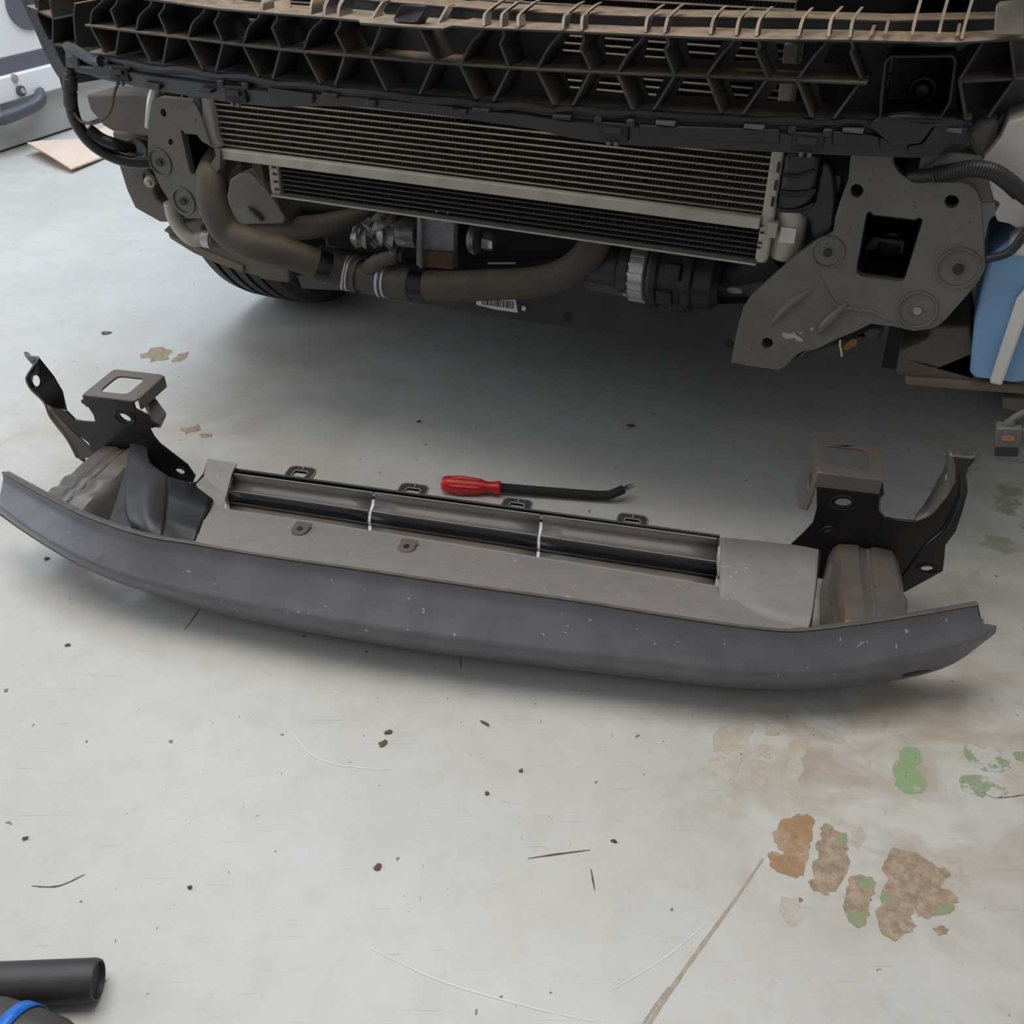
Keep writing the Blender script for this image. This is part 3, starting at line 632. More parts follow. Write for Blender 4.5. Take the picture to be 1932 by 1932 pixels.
# body behind the front end (bonnet, wings, underside)
def blk(name, u0, u1, v0, v1, z0, z1, m, bev=.02, parent=None):
    mb = MB(); mb.box(W((u0+u1)/2, (v0+v1)/2, (z0+z1)/2), U*((u1-u0)/2), B*((v1-v0)/2), Z*((z1-z0)/2))
    return mb.build(name, m, parent or car, bevel=bev)
blk('engine_block', -1.02, -.02, 1.50, 2.30, .26, .80, M['dark'], .05)
blk('dark_fill_panel', -1.0, -.06, 1.475, 1.52, .235, .56, M['dark'], .01)  # added dark panel, fills the gap where bright floor would show
blk('bonnet', -1.36, .32, 1.22, 2.55, .90, .96, M['dark'], .025)
blk('cabin_body', -1.40, .36, 2.42, 5.4, .22, 1.35, M['dark'], .08)
blk('wing', -1.40, -1.10, 1.50, 2.42, .66, .90, M['dark'], .03)
blk('wing', .06, .36, 1.42, 2.42, .60, .90, M['dark'], .03)
blk('bay_wall', .02, .05, 1.36, 2.42, .24, .88, M['dark'], .004)
blk('bay_wall', -1.09, -1.06, 1.42, 2.42, .40, .88, M['dark'], .004)

# ---- grille support (lattice of shelves and ribs)
gs_root = MB()
A_ = [(305,0),(411,15),(520,24),(600,30),(676,37),(679,42),(786,50),(836,53),(855,47),(910,51),(1066,57),(1150,61),(1200,63),(1393,72),(1595,74),(1798,79),(1932,71),(1990,68),(2120,50)]
A_ = [(200,-13)]+A_
B_ = [(159,46),(256,59),(355,71),(459,84),(572,96),(690,106),(814,116),(910,123),(1019,130),(1200,138),(1332,142),(1506,150),(1636,156)]
Cc = [(162,98),(282,118),(405,133),(513,147),(631,161),(727,171),(898,188),(1044,199),(1199,207),(1365,217),(1531,223),(1652,225)]
zA, zB, zC = .706, .665, .625
def shelf(pts, z, dep, name, parent, th=.0028, m=None):
    P = [onz(x, y, z) for x, y in pts]
    mb = MB(); bk = [p+B*dep for p in P]; top = P+bk[::-1]
    mb.prism([top], -Z*th); return mb.build(name, m or M['carrier'], parent, bevel=.0006, seg=1)
P = [sf(x, y, .052) for x, y in [(140,38)]+B_[1:]+[(1690,150)]]
gs = MB().grid([[Vector((p.x, p.y, .615)) for p in P], [Vector((p.x, p.y, .622)) for p in P]]).build('grille_support', M['carrier'], car, solid=.003)
shelf(A_, zA, .062, 'shelf', gs); shelf(B_, zB, .055, 'shelf', gs); shelf(Cc, zC, .050, 'shelf', gs)
shelf([(1810,152),(1932,147),(1990,145),(2090,134)], zB, .055, 'shelf', gs)
shelf([(1777,225),(1834,223)], zC, .05, 'shelf', gs)
AP = C3([(330,0),(620,22),(800,40),(860,38),(1030,55),(1500,78),(1932,95)])+C4([(420,76),(850,80),(1300,95),(1790,85),(1932,78)])
shelf([(600,-12),(660,-6)]+AP, .7165, .05, 'upper_shelf', gs)
APP = [(600,-12),(660,-6)]+AP
mb = MB(); mb.grid([[onz(x, y, .7165)+B*.004-Z*.002 for x, y in APP], [onz(x, y, .7165)+B*.004-Z*.013 for x, y in APP]]); mb.build('shelf_riser', M['carrier'], gs, solid=.002)
def rib(px, dep=.052, name='rib', t=.0016, off=0, smooth=3):
    P = [sf(x, y, off if not isinstance(off, tuple) else off[0]+(off[1]-off[0])*i/(len(px)-1)) for i, (x, y) in enumerate(px)]
    if len(P) > 2: P = cr(P, smooth)
    mb = MB()
    rows = [[p-U*t for p in P], [p+U*t for p in P], [p+U*t+B*dep for p in P], [p-U*t+B*dep for p in P]]
    mb.grid(rows, closed=True); n = len(P); mb.f.append((0, n, 2*n, 3*n)); mb.f.append((n-1, 2*n-1, 3*n-1, 4*n-1))
    return mb.build(name, M['carrier'], gs, smooth=True, auto=40)
row1 = [C2(q) for q in ([(355,150),(365,70),(420,15),(435,-10)], [(520,175),(485,80),(480,60),(515,15),(515,-12)], [(635,188),(650,100),(710,40),(725,15),(720,-6)],
  [(825,215),(775,100),(775,85),(805,40),(800,0)], [(950,225),(975,140),(1040,75),(1055,40)], [(1160,250),(1115,150),(1110,130),(1135,80),(1130,48)], [(1285,268),(1315,165),(1375,105),(1390,70)],
  [(1510,290),(1465,185),(1460,165),(1490,110),(1480,75)], [(1650,305),(1690,190),(1750,130),(1765,100)], [(1905,320),(1850,210),(1850,190),(1875,140),(1860,106)])]
row1 += [C3(q) for q in ([(315,335),(390,140)], [(705,365),(605,155)], [(870,380),(925,270),(990,195),(1003,160)], [(1155,400),(1110,280),(1108,265),(1130,210),(1112,170)],
  [(1335,410),(1400,290),(1465,215),(1485,185)], [(1655,425),(1598,300),(1598,285),(1615,235),(1597,190)])]
row1 += [C4(q) for q in ([(40,335),(85,255),(140,195),(163,157)], [(300,345),(262,245),(260,230),(275,200),(258,162)], [(455,350),(510,270),(565,210),(585,172)], [(735,362),(690,260),(685,240),(700,215),(683,176)],
  [(880,365),(940,280),(1000,210),(1020,182)], [(1175,378),(1130,260),(1125,240),(1135,220),(1120,184)], [(1630,372),(1745,190)], [(1890,360),(1868,180)])]
for q in row1: rib(q)
row2 = [C2(q) for q in ([(355,160),(440,322)], [(530,185),(505,340)], [(630,195),(720,378)], [(825,222),(795,387)], [(945,235),(1035,417)], [(1160,260),(1115,432)], [(1280,273),(1375,464)], [(1510,298),(1462,477)], [(1648,310),(1750,507)], [(1900,335),(1840,517)])]
row2 += [C3(q) for q in ([(315,348),(412,547)], [(697,388),(615,572)], [(862,398),(960,602)], [(1162,418),(1065,612)], [(1330,428),(1430,637)], [(1650,445),(1545,642)], [(1815,452),(1910,667)])]
row2 += [C4(q) for q in ([(40,348),(105,507)], [(298,360),(205,512)], [(455,362),(520,527)], [(728,375),(620,532)], [(875,378),(940,547)], [(1165,388),(1045,552)], [(1630,378),(1660,552)], [(1890,368),(1765,547)])]
for q in row2: rib(q, .048)
top = [C3(q) for q in ([(35,95),(40,30),(60,-10)], [(120,105),(125,35),(145,-8)], [(315,130),(350,70),(390,10)], [(720,155),(755,90),(785,35)], [(1005,155),(1010,90),(1040,55),(1110,5)], [(1110,165),(1115,90),(1145,60),(1210,10)],
  [(1215,160),(1215,100),(1245,65),(1315,10)], [(1485,175),(1495,100),(1520,75),(1585,20)], [(1600,180),(1605,100),(1630,75),(1690,25)])]
top += [C4(q) for q in ([(165,148),(175,85),(190,68),(235,30)], [(255,152),(270,85),(285,68),(325,30)], [(470,157),(485,85),(530,35)], [(590,162),(605,85),(650,40)], [(683,167),(700,90),(745,40)], [(880,167),(900,90),(935,45)], [(1020,167),(1035,85),(1075,40)],
  [(1120,172),(1135,90),(1170,42)], [(1215,165),(1230,125)], [(1285,157),(1300,95)], [(1410,160),(1425,90),(1450,0)], [(1535,157),(1550,90),(1575,0)], [(1620,167),(1630,120)], [(1640,182),(1660,100),(1690,0)])]
for q in top: rib(q, .018, 'short_rib', off=(-.012, .035))
top2 = [C2(q) for q in ([(890,20),(895,-15)], [(1050,35),(1055,-10)], [(1130,45),(1130,-10)], [(1395,70),(1400,10),(1410,-10)], [(1478,75),(1480,10)], [(1690,95),(1695,30),(1705,-5)], [(1775,100),(1780,45),(1800,0)], [(1860,108),(1865,50),(1890,0)])]
for q in top2: rib(q, .03, 'short_rib', off=(-.012, .01))
# back panels with trapezoid windows
win = [[(1063,64),(1098,66),(1096,106),(1060,105)], [(1140,68),(1197,70),(1185,107),(1142,107)], [(1223,73),(1257,75),(1255,111),(1215,109)], [(1294,77),(1365,77),(1344,113),(1302,111)], [(1401,77),(1429,77),(1429,117),(1383,115)], [(1464,79),(1533,83),(1508,121),(1470,119)], [(1571,83),(1599,85),(1607,121),(1553,119)],
       [(1067,141),(1101,143),(1091,174),(1075,171)], [(1133,146),(1171,147),(1179,178),(1122,175)], [(1211,144),(1253,147),(1237,182),(1223,182)], [(1292,148),(1338,150),(1346,184),(1273,180)], [(1375,154),(1425,156),(1407,188),(1387,188)], [(1470,158),(1504,158),(1514,192),(1443,190)], [(1543,158),(1587,160),(1571,196),(1551,194)], [(464,27),(487,30),(482,41),(470,40)]]
def sfb(x, y): return sf(x, y, .05)
for z0, z1, row in ((zB, zA-.002, 0), (zC, zB-.003, 1)):
    ws = []
    for q in win:
        Q = [sfb(x, y) for x, y in q]; zm = sum(p.z for p in Q)/4
        if z0-.004 < zm < z1+.004 and (zm > zB) == (row == 0): ws.append(Q)
    ws.sort(key=lambda Q: Q[0].dot(U))
    sp_ = [(min(p.dot(U) for p in Q), max(p.dot(U) for p in Q)) for Q in ws]
    cuts_ = [-1.10, -.99, -.89]
    for i in range(len(sp_)):
        lo = sp_[i][0]-.012 if i == 0 or sp_[i][0]-sp_[i-1][1] > .06 else (sp_[i-1][1]+sp_[i][0])/2
        while lo-cuts_[-1] > .13: cuts_.append(cuts_[-1]+.095)
        if lo > cuts_[-1]+.004: cuts_.append(lo)
        if i+1 < len(sp_) and sp_[i+1][0]-sp_[i][1] > .06: cuts_.append(sp_[i][1]+.012)
    cuts_.append(-.048)
    for u0, u1 in zip(cuts_[:-1], cuts_[1:]):
        p0 = W(u0, vf(u0)+.05, 0); p1 = W(u1, vf(u1)+.05, 0); d_ = (p1-p0).normalized(); hs_ = []
        for Q, (a_, b_) in zip(ws, sp_):
            if not u0 <= (a_+b_)/2 < u1: continue
            hs_.append([Vector((p0.x, p0.y, 0))+d_*min(max((Vector((p.x, p.y, 0))-p0).dot(d_), .0012), (p1-p0).length-.0012)+Z*min(max(p.z, z0+.002), z1-.002) for p in Q])
        o = [p0+Z*z0, p1+Z*z0, p1+Z*z1, p0+Z*z1]
        mb = MB(); mb.prism([o]+hs_, B*.0025); mb.build('back_panel', M['carrier'], gs)
# right wing of the lattice and the towing-eye socket
mb = MB(); o = [sf(x, y, .05) for x, y in C4([(1150,190),(1330,190),(1700,195),(1932,180),(1932,520),(1700,545),(1620,540),(1610,300),(1590,265),(1300,268),(1275,300),(1255,545),(1040,550),(1150,390)])]
mb.prism([o], B*.0025); mb.build('back_panel', M['carrier'], gs)
sk = C4([(1285,290),(1310,265),(1595,262),(1612,285),(1585,480),(1545,545),(1260,548),(1268,440)])
mb = MB(); f = [sf(x, y, -.004) for x, y in sk]; rows = [f+[f[0]], [p+B*.085 for p in f]+[f[0]+B*.085]]; mb.grid(rows)
so = mb.build('towing_socket', M['dark'], gs, solid=.0025)
mb = MB(); mb.prism([[p+B*.085 for p in f]], B*.003); mb.build('socket_back', M['dark'], so)
c = sf(1740, 172, .075); mb = MB(); ringp = circ(c, U*.0135, Z*.0135, 20); mb.tube(ringp+[ringp[0]], .0022, 8, cap=False); mb.build('socket_ring', M['plastic'], so, smooth=True)
mb = MB(); mb.lathe(c+B*.005, -B, [(0, .008), (.006, .007), (.007, .001)], 12); mb.build('socket_plug', M['plastic'], so, smooth=True)
c = onz(*C3([(560,80)])[0], .712); mb = MB(); q = [onz(x, y, z) for (x, y), z in zip(C3([(452,118),(500,25),(655,30),(660,50),(605,138),(475,130)]), (.708,.725,.725,.722,.708,.708))]
mb.prism([q], B*.012-Z*.006); mb.build('stop_block', M['plastic'], gs, bevel=.003)
q = [onz(x, y, z) for (x, y), z in zip(C4([(1790,165),(1800,30),(1820,10),(1940,0),(1940,165)]), (.712,.735,.737,.737,.712))]
mb = MB(); mb.prism([q], B*.012); mb.build('stop_block', M['plate'], gs, bevel=.003)
# left end cells
def pl(pts, v): return [cv(x, y, v) for x, y in pts]
for q in ([(190,42),(280,78),(385,128),(530,98)], [(385,318),(470,332),(555,303)]):
    P = pl(K1(q), 1.135); mb = MB(); mb.prism([P+[p+B*.06 for p in P[::-1]]], -Z*.003); mb.build('end_shelf', M['carrier'], gs)
for q in ([(383,128),(384,315)], [(545,25),(535,120),(545,250),(560,355)], [(270,0),(280,76)], [(245,-20),(265,60)], [(360,0),(385,126)], [(265,95),(300,190),(350,292)]):
    P = pl(K1(q), 1.135); mb = MB(); mb.grid([P, [p+B*.07 for p in P]]); mb.build('end_rib', M['carrier'], gs, solid=.0025)
mb = MB(); mb.prism([pl(K1([(190,0),(190,40),(265,95),(350,292),(480,340),(560,350),(650,360),(660,0)]), 1.205)], B*.003); mb.build('end_back', M['dark'], gs)

# ---- bumper guide strip under the lattice
def strip():
    topx = [(125,100),(162,104),(282,122),(405,137),(513,151),(631,165),(727,175),(898,192),(1044,203),(1199,211),(1365,221),(1531,227),(1660,230),(1760,232),(1834,236)]
    bot = [(150,128),(184,146),(290,168),(333,175),(442,193),(526,200),(600,198),(678,199),(760,208),(848,217),(910,227),(1004,240),(1060,255),(1130,266),(1200,273),(1300,277),(1454,284),(1595,291),(1713,295),(1765,295),(1822,273),(1832,243)]
    nb = [(125,125)]+bot
    def at(t, x): return interp([(float(a), float(b)) for a, b in t], x)
    xs = [125+ (1832-125)*i/60 for i in range(61)]
    yb = sorted(nb)
    rows = [[], [], [], [], []]
    for x in xs:
        yt = at(topx, x); y_ = max(at(yb, x), yt+8)
        rows[0].append(sf(x, yt-6, .012)); rows[1].append(sf(x, yt+.35*(y_-yt), .010)); rows[2].append(sf(x, yt+.5*(y_-yt), .004)); rows[3].append(sf(x, y_, .008)); rows[4].append(sf(x, y_-3, .03))
    mb = MB(); mb.grid(rows); st = mb.build('bumper_guide_strip', M['plastic'], car, solid=.003)
    mb = MB(); mb.tube(cr([sf(x, at(topx, x)+4+3*math.sin(x*.05), .006) for x in xs[2:-4:2]], 3), .0055, 8); mb.build('foam_seal', M['dark'], st, smooth=True)
    for x, y in ((228,137),(447,176),(1160,247),(1525,266)):              # clip sockets
        c = sf(x, y, .004)
        mb = MB(); mb.box(c, U*.017, B*.006, Z*.010); cl = mb.build('clip_socket', M['dark'], st, bevel=.002)
        for s_ in (-1, 1):
            mb = MB(); mb.box(c+U*.019*s_+Z*.011-B*.003, U*.005, B*.004, Z*.0045); mb.build('clip_ear', M['plastic'], cl, bevel=.002)
            mb = MB(); mb.lathe(c+U*.0045*s_-Z*.013-B*.004, -B, [(0, .0028), (.004, .0026), (.005, .0005)], 10); mb.build('clip_pin', M['conn'], cl, smooth=True)
        mb = MB(); mb.box(c-B*.008+Z*.002, U*.010, B*.002, Z*.003); mb.build('clip_latch', M['plastic'], cl)
    for x, y, w in ((390,170,26),(625,179,26),(910,207,22),(1062,220,24),(1257,231,26),(1424,238,26),(1610,245,26),(1795,244,26)):
        c = sf(x, y, .0); mb = MB(); mb.box(c, U*.011, B*.006, Z*.0022); mb.build('strip_tab', M['conn'] if x > 1200 else M['plastic'], st, bevel=.001)
    for a, b, y0, y1, y2, y3 in ((1205,1470,236,245,272,262), (1570,1660,248,258,283,275), (690,700+8,190,190,204,204), (848,880,207,207,219,219), (505,590,166,178,196,190), (270,300,155,160,172,165)):
        q = [sf(a, y0, -.001), sf(b, y1, -.001), sf(b, y2, -.001), sf(a, y3, -.001)]
        mb = MB(); mb.prism([q], B*.006); mb.build('raised_panel', M['plastic'], st, bevel=.0015)
    q = [sf(x, y, -.003) for x, y in C4([(1395,680),(1460,675),(1510,600),(1530,575),(1670,600),(1665,675),(1570,690),(1530,728),(1395,725)])]
    mb = MB(); mb.prism([q], B*.02); mb.build('end_shroud', M['plastic'], st, bevel=.003)
    q = [sf(x, y, -.004) for x, y in C4([(1210,590),(1240,555),(1320,540),(1400,535),(1480,548),(1590,555),(1660,570),(1640,600),(1510,590),(1450,670),(1300,680),(1270,640)])]
    mb = MB(); mb.prism([q], B*.02); mb.build('socket_skirt', M['plastic'], st, bevel=.003)
    q = [sf(x, y, -.006) for x, y in C2([(205,345),(250,332),(280,345),(285,402),(370,405),(385,375),(470,400),(520,470),(400,468),(270,440)])]
    mb = MB(); mb.prism([q], B*.018); mb.build('end_bracket', M['plastic'], st, bevel=.002)
    mb = MB(); mb.tube(cr([sf(x, y, -.008) for x, y in C2([(215,285),(260,300),(320,335),(380,365),(420,372)])], 4), .0075, 8); mb.build('loose_seal', M['plastic'], st, smooth=True)
strip()

# ---- condenser (upper core) and radiator (lower core)
def core(name, v, uL, uR, z0, z1, dz, tube_m, fin_m, tt, slant, nfin, bar=None):
    n = int(round((z1-z0)/dz))
    root = MB().box(W((uL+uR)/2, v+.03, (z0+z1)/2), U*((uR-uL)/2), B*.006, Z*((z1-z0)/2)).build(name, M['dark'], car)
    tb = None
    for i in range(1, n+1):
        z = z0+i*dz
        if tb is None:
            tb = MB().box(W((uL+uR)/2, v+.008, z), U*((uR-uL)/2), B*.008, Z*tt).build('cooling_tube', tube_m, root, bevel=.0006, seg=1); first = z
        else: copy_at(tb, Z*(z-first), root)
    mb = MB()
    for i in range(n):
        z = z0+i*dz
        w = (uR-uL)/nfin; pa = pb_ = None
        for k in range(nfin+1):
            u = uL+w*k; j = random.uniform(-.3, .3)*w; dv = .003 if k % 2 else .013
            a, b = W(u+j, v+dv+random.uniform(-.001, .001), z), W(min(u+w*slant+j, uR), v+dv, z+dz)
            if pa is not None and random.random() > .02: mb.add([pa, a, b, pb_], [(0, 1, 2, 3)])
            pa, pb_ = a, b
    mb.build('cooling_fins', fin_m, root, kind='stuff')
    return root
pL = cv(418, 287, 1.215); pR = cv(1432, 415, 1.215)
uL, uR = cv(410, 262, 1.215).dot(U), cv(1440, 400, 1.215).dot(U); zb = (pL.z+pR.z)/2
cond = core('condenser', 1.215, uL, uR, zb+.002, zb+.002+36*.0084, .0084, M['tubealu'], M['fin'], .0011, .9, 330)
mb = MB(); mb.box(W((uL+uR)/2+.005, 1.215, zb-.001), U*((uR-uL)/2-.006), B*.010, Z*.0075); mb.build('bottom_rail', M['alu'], cond, bevel=.0015)
# right hand header shared by both cores
a = [cv(x, y, 1.212) for x, y in ((1452,284),(1480,287),(1448,494),(1424,496))]
du = (a[1]-a[0]).dot(U)
mb = MB(); mb.prism([[cv(1490,80,1.212)-U*.006, cv(1512,80,1.212), cv(1480,287,1.212), cv(1448,490,1.212), cv(1444,497,1.212), cv(1427,496,1.212), cv(1424,488,1.212), cv(1455,287,1.212)]], B*.03); hd_ = mb.build('header_tank', M['alu'], cond, bevel=.003)
for x, y in C7([(1425,525),(1405,655),(1383,775),(1300,950),(1305,1000),(1290,1075),(1280,1110)]):
    c = cv(x, y, 1.2115); mb = MB(); mb.box(c, U*(.0018 if y < 390 else .0025), B*.0008, Z*(.006 if y < 390 else .0012)); mb.build('header_slot', M['ink'], hd_)
c = [cv(x, y, 1.205) for x, y in C5([(680,95),(710,90),(745,150),(775,260),(800,420),(830,495),(800,510),(745,470),(700,360),(680,200)])]
mb = MB(); mb.prism([c], B*.03); mb.build('side_bracket', M['guide'], cond, bevel=.002)
c = [cv(x, y, 1.202) for x, y in C5([(625,100),(680,100),(690,210),(700,340),(745,470),(700,440),(668,370),(660,330),(635,310),(640,285),(660,280),(650,215),(615,205),(615,185),(640,175)])]
mb = MB(); mb.prism([c], B*.015); mb.build('rubber_seal', M['plastic'], cond, bevel=.0015)
qL = cv(520, 368, 1.232); qR = cv(1430, 490, 1.232)
u2L, u2R = cv(516, 340, 1.232).dot(U), cv(1436, 450, 1.232).dot(U); zq = (qL.z+qR.z)/2
rad = core('lower_radiator', 1.232, u2L, u2R, zq+.001, zq+.001+12*.0072, .0072, M['tubedark'], M['findark'], .0007, .7, 260)
mb = MB(); mb.box(W((u2L+u2R)/2, 1.232, zq), U*((u2R-u2L)/2), B*.012, Z*.0014); mb.build('bottom_rail', M['alu'], rad)
c = [cv(x, y, 1.228) for x, y in C5([(1175,565),(1225,570),(1250,640),(1265,800),(1275,845),(1215,850),(1200,800)])]
mb = MB(); mb.prism([c], B*.025); mb.build('header_tank', M['alu'], rad, bevel=.002)
for x, y in C5([(1222,640),(1230,690),(1238,745),(1245,800)]):
    mb = MB(); mb.box(cv(x, y, 1.2275), U*.0035, B*.0008, Z*.0016); mb.build('header_slot', M['ink'], rad)
c = [cv(x, y, 1.26) for x, y in C5([(1040,555),(1110,560),(1140,680),(1160,770),(1120,750),(1075,680)])]
mb = MB(); mb.prism([c], B*.03); mb.build('side_bracket', M['plate'], rad, bevel=.003)
# receiver bottle
c0_ = cv(1497, 385, 1.20); mb = MB(); ax = -Z
mb.lathe(cv(1497, 392, 1.235), -Z, [(0, .0205), (.058, .0205), (.064, .018), (.066, .010), (.0665, .001)], 24)
dr = mb.build('receiver_bottle', M['alu'], car, smooth=True)
cc = cv(1486, 444, 1.2135); mb = MB(); mb.prism([rrect(cc, U*.0095, Z*.0095, .001)], B*.001); mb.build('blank_sticker', M['white'], dr)
mb = MB(); mb.box(cv(1458, 432, 1.21), U*.006, B*.006, Z*.010); mb.build('bottle_bracket', M['alu'], dr, bevel=.001)
# black intake duct beside the condenser
dc = MB()
F1 = [cv(x, y, v) for (x, y), v in zip(C7([(1470,425),(1735,430),(1715,545),(1690,690),(1660,800),(1560,850),(1410,855),(1440,640)]), [1.205]*8)]
dc.prism([F1], B*.05); duct = dc.build('intake_duct', M['roll'], car, bevel=.006)
F2 = [cv(x, y, 1.212) for x, y in C7([(1735,490),(1800,490),(1835,620),(1850,760),(1830,950),(1775,1060),(1665,1040),(1655,920),(1600,880),(1560,855),(1680,780),(1710,620)])]
mb = MB(); mb.prism([F2], B*.03); mb.build('duct_wing', M['roll'], duct, bevel=.004)
for q in ([(1465,580),(1560,585),(1690,545)], [(1440,700),(1560,710),(1700,690)], [(1415,832),(1520,840),(1600,830),(1680,790)], [(1435,720),(1560,728),(1690,705)]):
    mb = MB(); mb.tube(cr([cv(x, y, 1.205) for x, y in C7(q)], 4), .0028, 8); mb.build('duct_rib', M['roll'], duct, smooth=True)
q = [cv(x, y, 1.225) for x, y in C7([(1830,585),(1868,590),(1875,620),(1855,740),(1840,760)])]; mb = MB(); mb.prism([q], B*.003); mb.build('duct_sticker', M['conn'], duct)

# ---- mounting plates
def boss(x, y, r, rh, parent, v, stud=False):
    c = cv(x, y, v); mb = MB(); mb.lathe(c+B*.002, -B, [(0, r), (.0016, r*.96), (.0008, r*.82), (.0004, r*.5), (.0018, r*.36), (.0030, r*.32), (.0031, r*.22)], 24)
    o = mb.build('bolt_boss', M['plate'], parent, smooth=True, auto=60)
    p = circ(c-B*.0028, U*r*1.02, Z*r*1.02, 24)
    mb = MB(); mb.lathe(c-B*.0024, -B, [(0, rh), (.0026, rh), (.0028, rh*.2)], 14); mb.build('bolt_hole', M['metal'] if stud else M['ink'], o, smooth=True)
    mb = MB(); q = circ(c-B*.0015, U*r*1.04, Z*r*1.04, 26); mb.tube(q+[q[0]], .0014, 6, cap=False); mb.build('boss_rim', M['plate'], o, smooth=True)
def plate_R():
    out = C8([(765,60),(745,260),(700,380),(672,470),(660,560),(615,590),(560,612),(455,690),(330,800),(190,930),(155,985),(125,1090),(85,1290),(180,1310),(355,1335),(400,1305),(420,1285),(445,1255),(490,1228),(560,1220),(680,1160),(780,1120),(870,1075),(1000,1090),(1110,1115),(1200,1105),(1250,1085),(1290,1050),(1380,950),(1480,830),(1510,770),(1515,740),(1505,600),(1498,500),(1490,390),(1470,340),(1430,300),(1370,280),(1200,275),(1080,260),(1030,225),(1000,180),(990,60)])
    win_ = C8([(842,475),(850,450),(868,445),(885,462),(1118,490),(1140,477),(1160,485),(1160,505),(1065,815),(1052,836),(1030,838),(815,805),(792,790),(790,765)])
    hol = [[(792+36*math.cos(t*.393), 327+36*math.sin(t*.393)) for t in range(16)], [(1325+40*math.cos(t*.393), 388+36*math.sin(t*.393)) for t in range(16)], [(290+31*math.cos(t*.393), 1183+31*math.sin(t*.393)) for t in range(16)]]
    mb = MB(); mb.prism([pl(out, V0), pl(win_, V0)]+[pl(C8(h), V0) for h in hol], B*.014)
    o = mb.build('mounting_plate', M['plate'], car, bevel=.0045, seg=3)
    for (x, y), r, rh, st in (((630,670), .0185, .0052, 0), ((1362,760), .0225, .0065, 0), ((1133,993), .0215, .005, 1)):
        q = C8([(x, y)])[0]; boss(q[0], q[1], r, rh, o, V0, st)
    for q in ([(310,1080),(370,1010),(460,930),(545,880)], [(582,1130),(600,1090),(670,1020),(740,955)]):
        mb = MB(); P = cr([cv(x, y, V0-.0005) for x, y in C8(q)], 5); n = len(P); mb.tube(P, [.0015+.0048*math.sin(math.pi*i/(n-1)) for i in range(n)], 8); mb.build('pressed_rib', M['plate'], o, smooth=True)
    P = cr([cv(x, y, V0+.001) for x, y in C8([(545,730),(600,840),(665,960),(740,985),(860,1000),(980,1050),(1080,1085)])], 5); n = len(P)
    mb = MB(); mb.tube(P, [.001+.003*math.sin(math.pi*i/(n-1)) for i in range(n)], 8); mb.build('pressed_crease', M['plate'], o, smooth=True)
    # box rail end seen through the window
    w = pl(win_, V0+.012); mb = MB(); mb.grid([w+[w[0]], [p+B*.16 for p in w]+[w[0]+B*.16]]); mb.build('rail_end', M['dark'], o, solid=.002)
    mb = MB(); mb.prism([[p+B*.16 for p in w]], B*.003); mb.build('rail_back', M['dark'], o)
    q = C8([(885,585),(1065,605),(1055,690),(1020,690),(1030,640),(920,620),(905,660),(830,660),(835,640)])
    mb = MB(); mb.prism([pl(q, V0+.07)], B*.05); mb.build('rail_web', M['sub'], o, bevel=.002)
    mb = MB(); mb.lathe(cv(*C8([(985,620)])[0], V0+.09), -B, [(0, .016), (.006, .015), (.008, .008)], 16); mb.build('rail_bolt', M['sub'], o, smooth=True)
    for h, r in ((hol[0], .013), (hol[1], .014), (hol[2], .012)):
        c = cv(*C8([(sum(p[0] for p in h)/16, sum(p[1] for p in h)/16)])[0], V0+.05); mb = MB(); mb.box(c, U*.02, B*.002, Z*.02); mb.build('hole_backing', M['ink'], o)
    for q in ([(370,1125),(385,1120),(420,1130),(440,1120),(455,1140),(490,1160),(488,1175),(460,1170),(440,1150),(400,1160),(375,1145)], [(455,1120),(485,1120),(485,1130)], [(530,1100),(548,1090),(548,1105),(535,1115)]):
        mb = MB(); mb.prism([pl(C8(q), V0-.0006)], B*.001); mb.build('paint_chip', M['alu'], o)
    # rail behind the plate's foot
    q = C8([(700,1160),(870,1078),(950,1095),(910,1175),(800,1170),(760,1235),(600,1275),(430,1290),(500,1225)])
    mb = MB(); mb.prism([pl(q, V0+.05)], B*.25); mb.build('subframe_end', M['sub'], o, bevel=.006)
    return o
plate_R()
def plate_L():
    out = C5([(332,165),(345,142),(380,130),(480,140),(620,155),(660,200),(700,300),(760,480),(830,520),(830,640),(760,760),(700,900),(690,1015),(600,1010),(540,980),(470,900),(390,770),(330,625),(310,560),(303,500),(308,330),(318,240)])
    win_ = C5([(545,372),(556,366),(575,395),(660,400),(700,450),(790,500),(800,560),(700,700),(655,700),(620,690),(606,660),(570,500)])
    hol = [[(418+22*math.cos(t*.393), 242+30*math.sin(t*.393)+8*math.cos(t*.393)) for t in range(16)], [(470+17*math.cos(t*.393), 455+24*math.sin(t*.393)) for t in range(16)]]
    mb = MB(); mb.prism([pl(out, V0), pl(win_, V0)]+[pl(C5(h), V0) for h in hol], B*.014)
    o = mb.build('mounting_plate', M['plate'], car, bevel=.0045, seg=3)
    for (x, y), r, rh in (((397,603), .0195, .006), ((570,885), .0195, .006)):
        q = C5([(x, y)])[0]; boss(q[0], q[1], r, rh, o, V0)
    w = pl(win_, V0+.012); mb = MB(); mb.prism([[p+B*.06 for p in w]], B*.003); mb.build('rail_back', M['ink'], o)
    mb = MB(); mb.grid([w+[w[0]], [p+B*.06 for p in w]+[w[0]+B*.06]]); mb.build('rail_end', M['dark'], o, solid=.002)
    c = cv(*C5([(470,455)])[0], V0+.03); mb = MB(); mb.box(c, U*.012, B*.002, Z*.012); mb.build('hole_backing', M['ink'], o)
    mb = MB(); mb.box(cv(*C5([(415,245)])[0], V0+.03), U*.012, B*.002, Z*.012); mb.build('hole_backing', M['alu'], o)
plate_L()

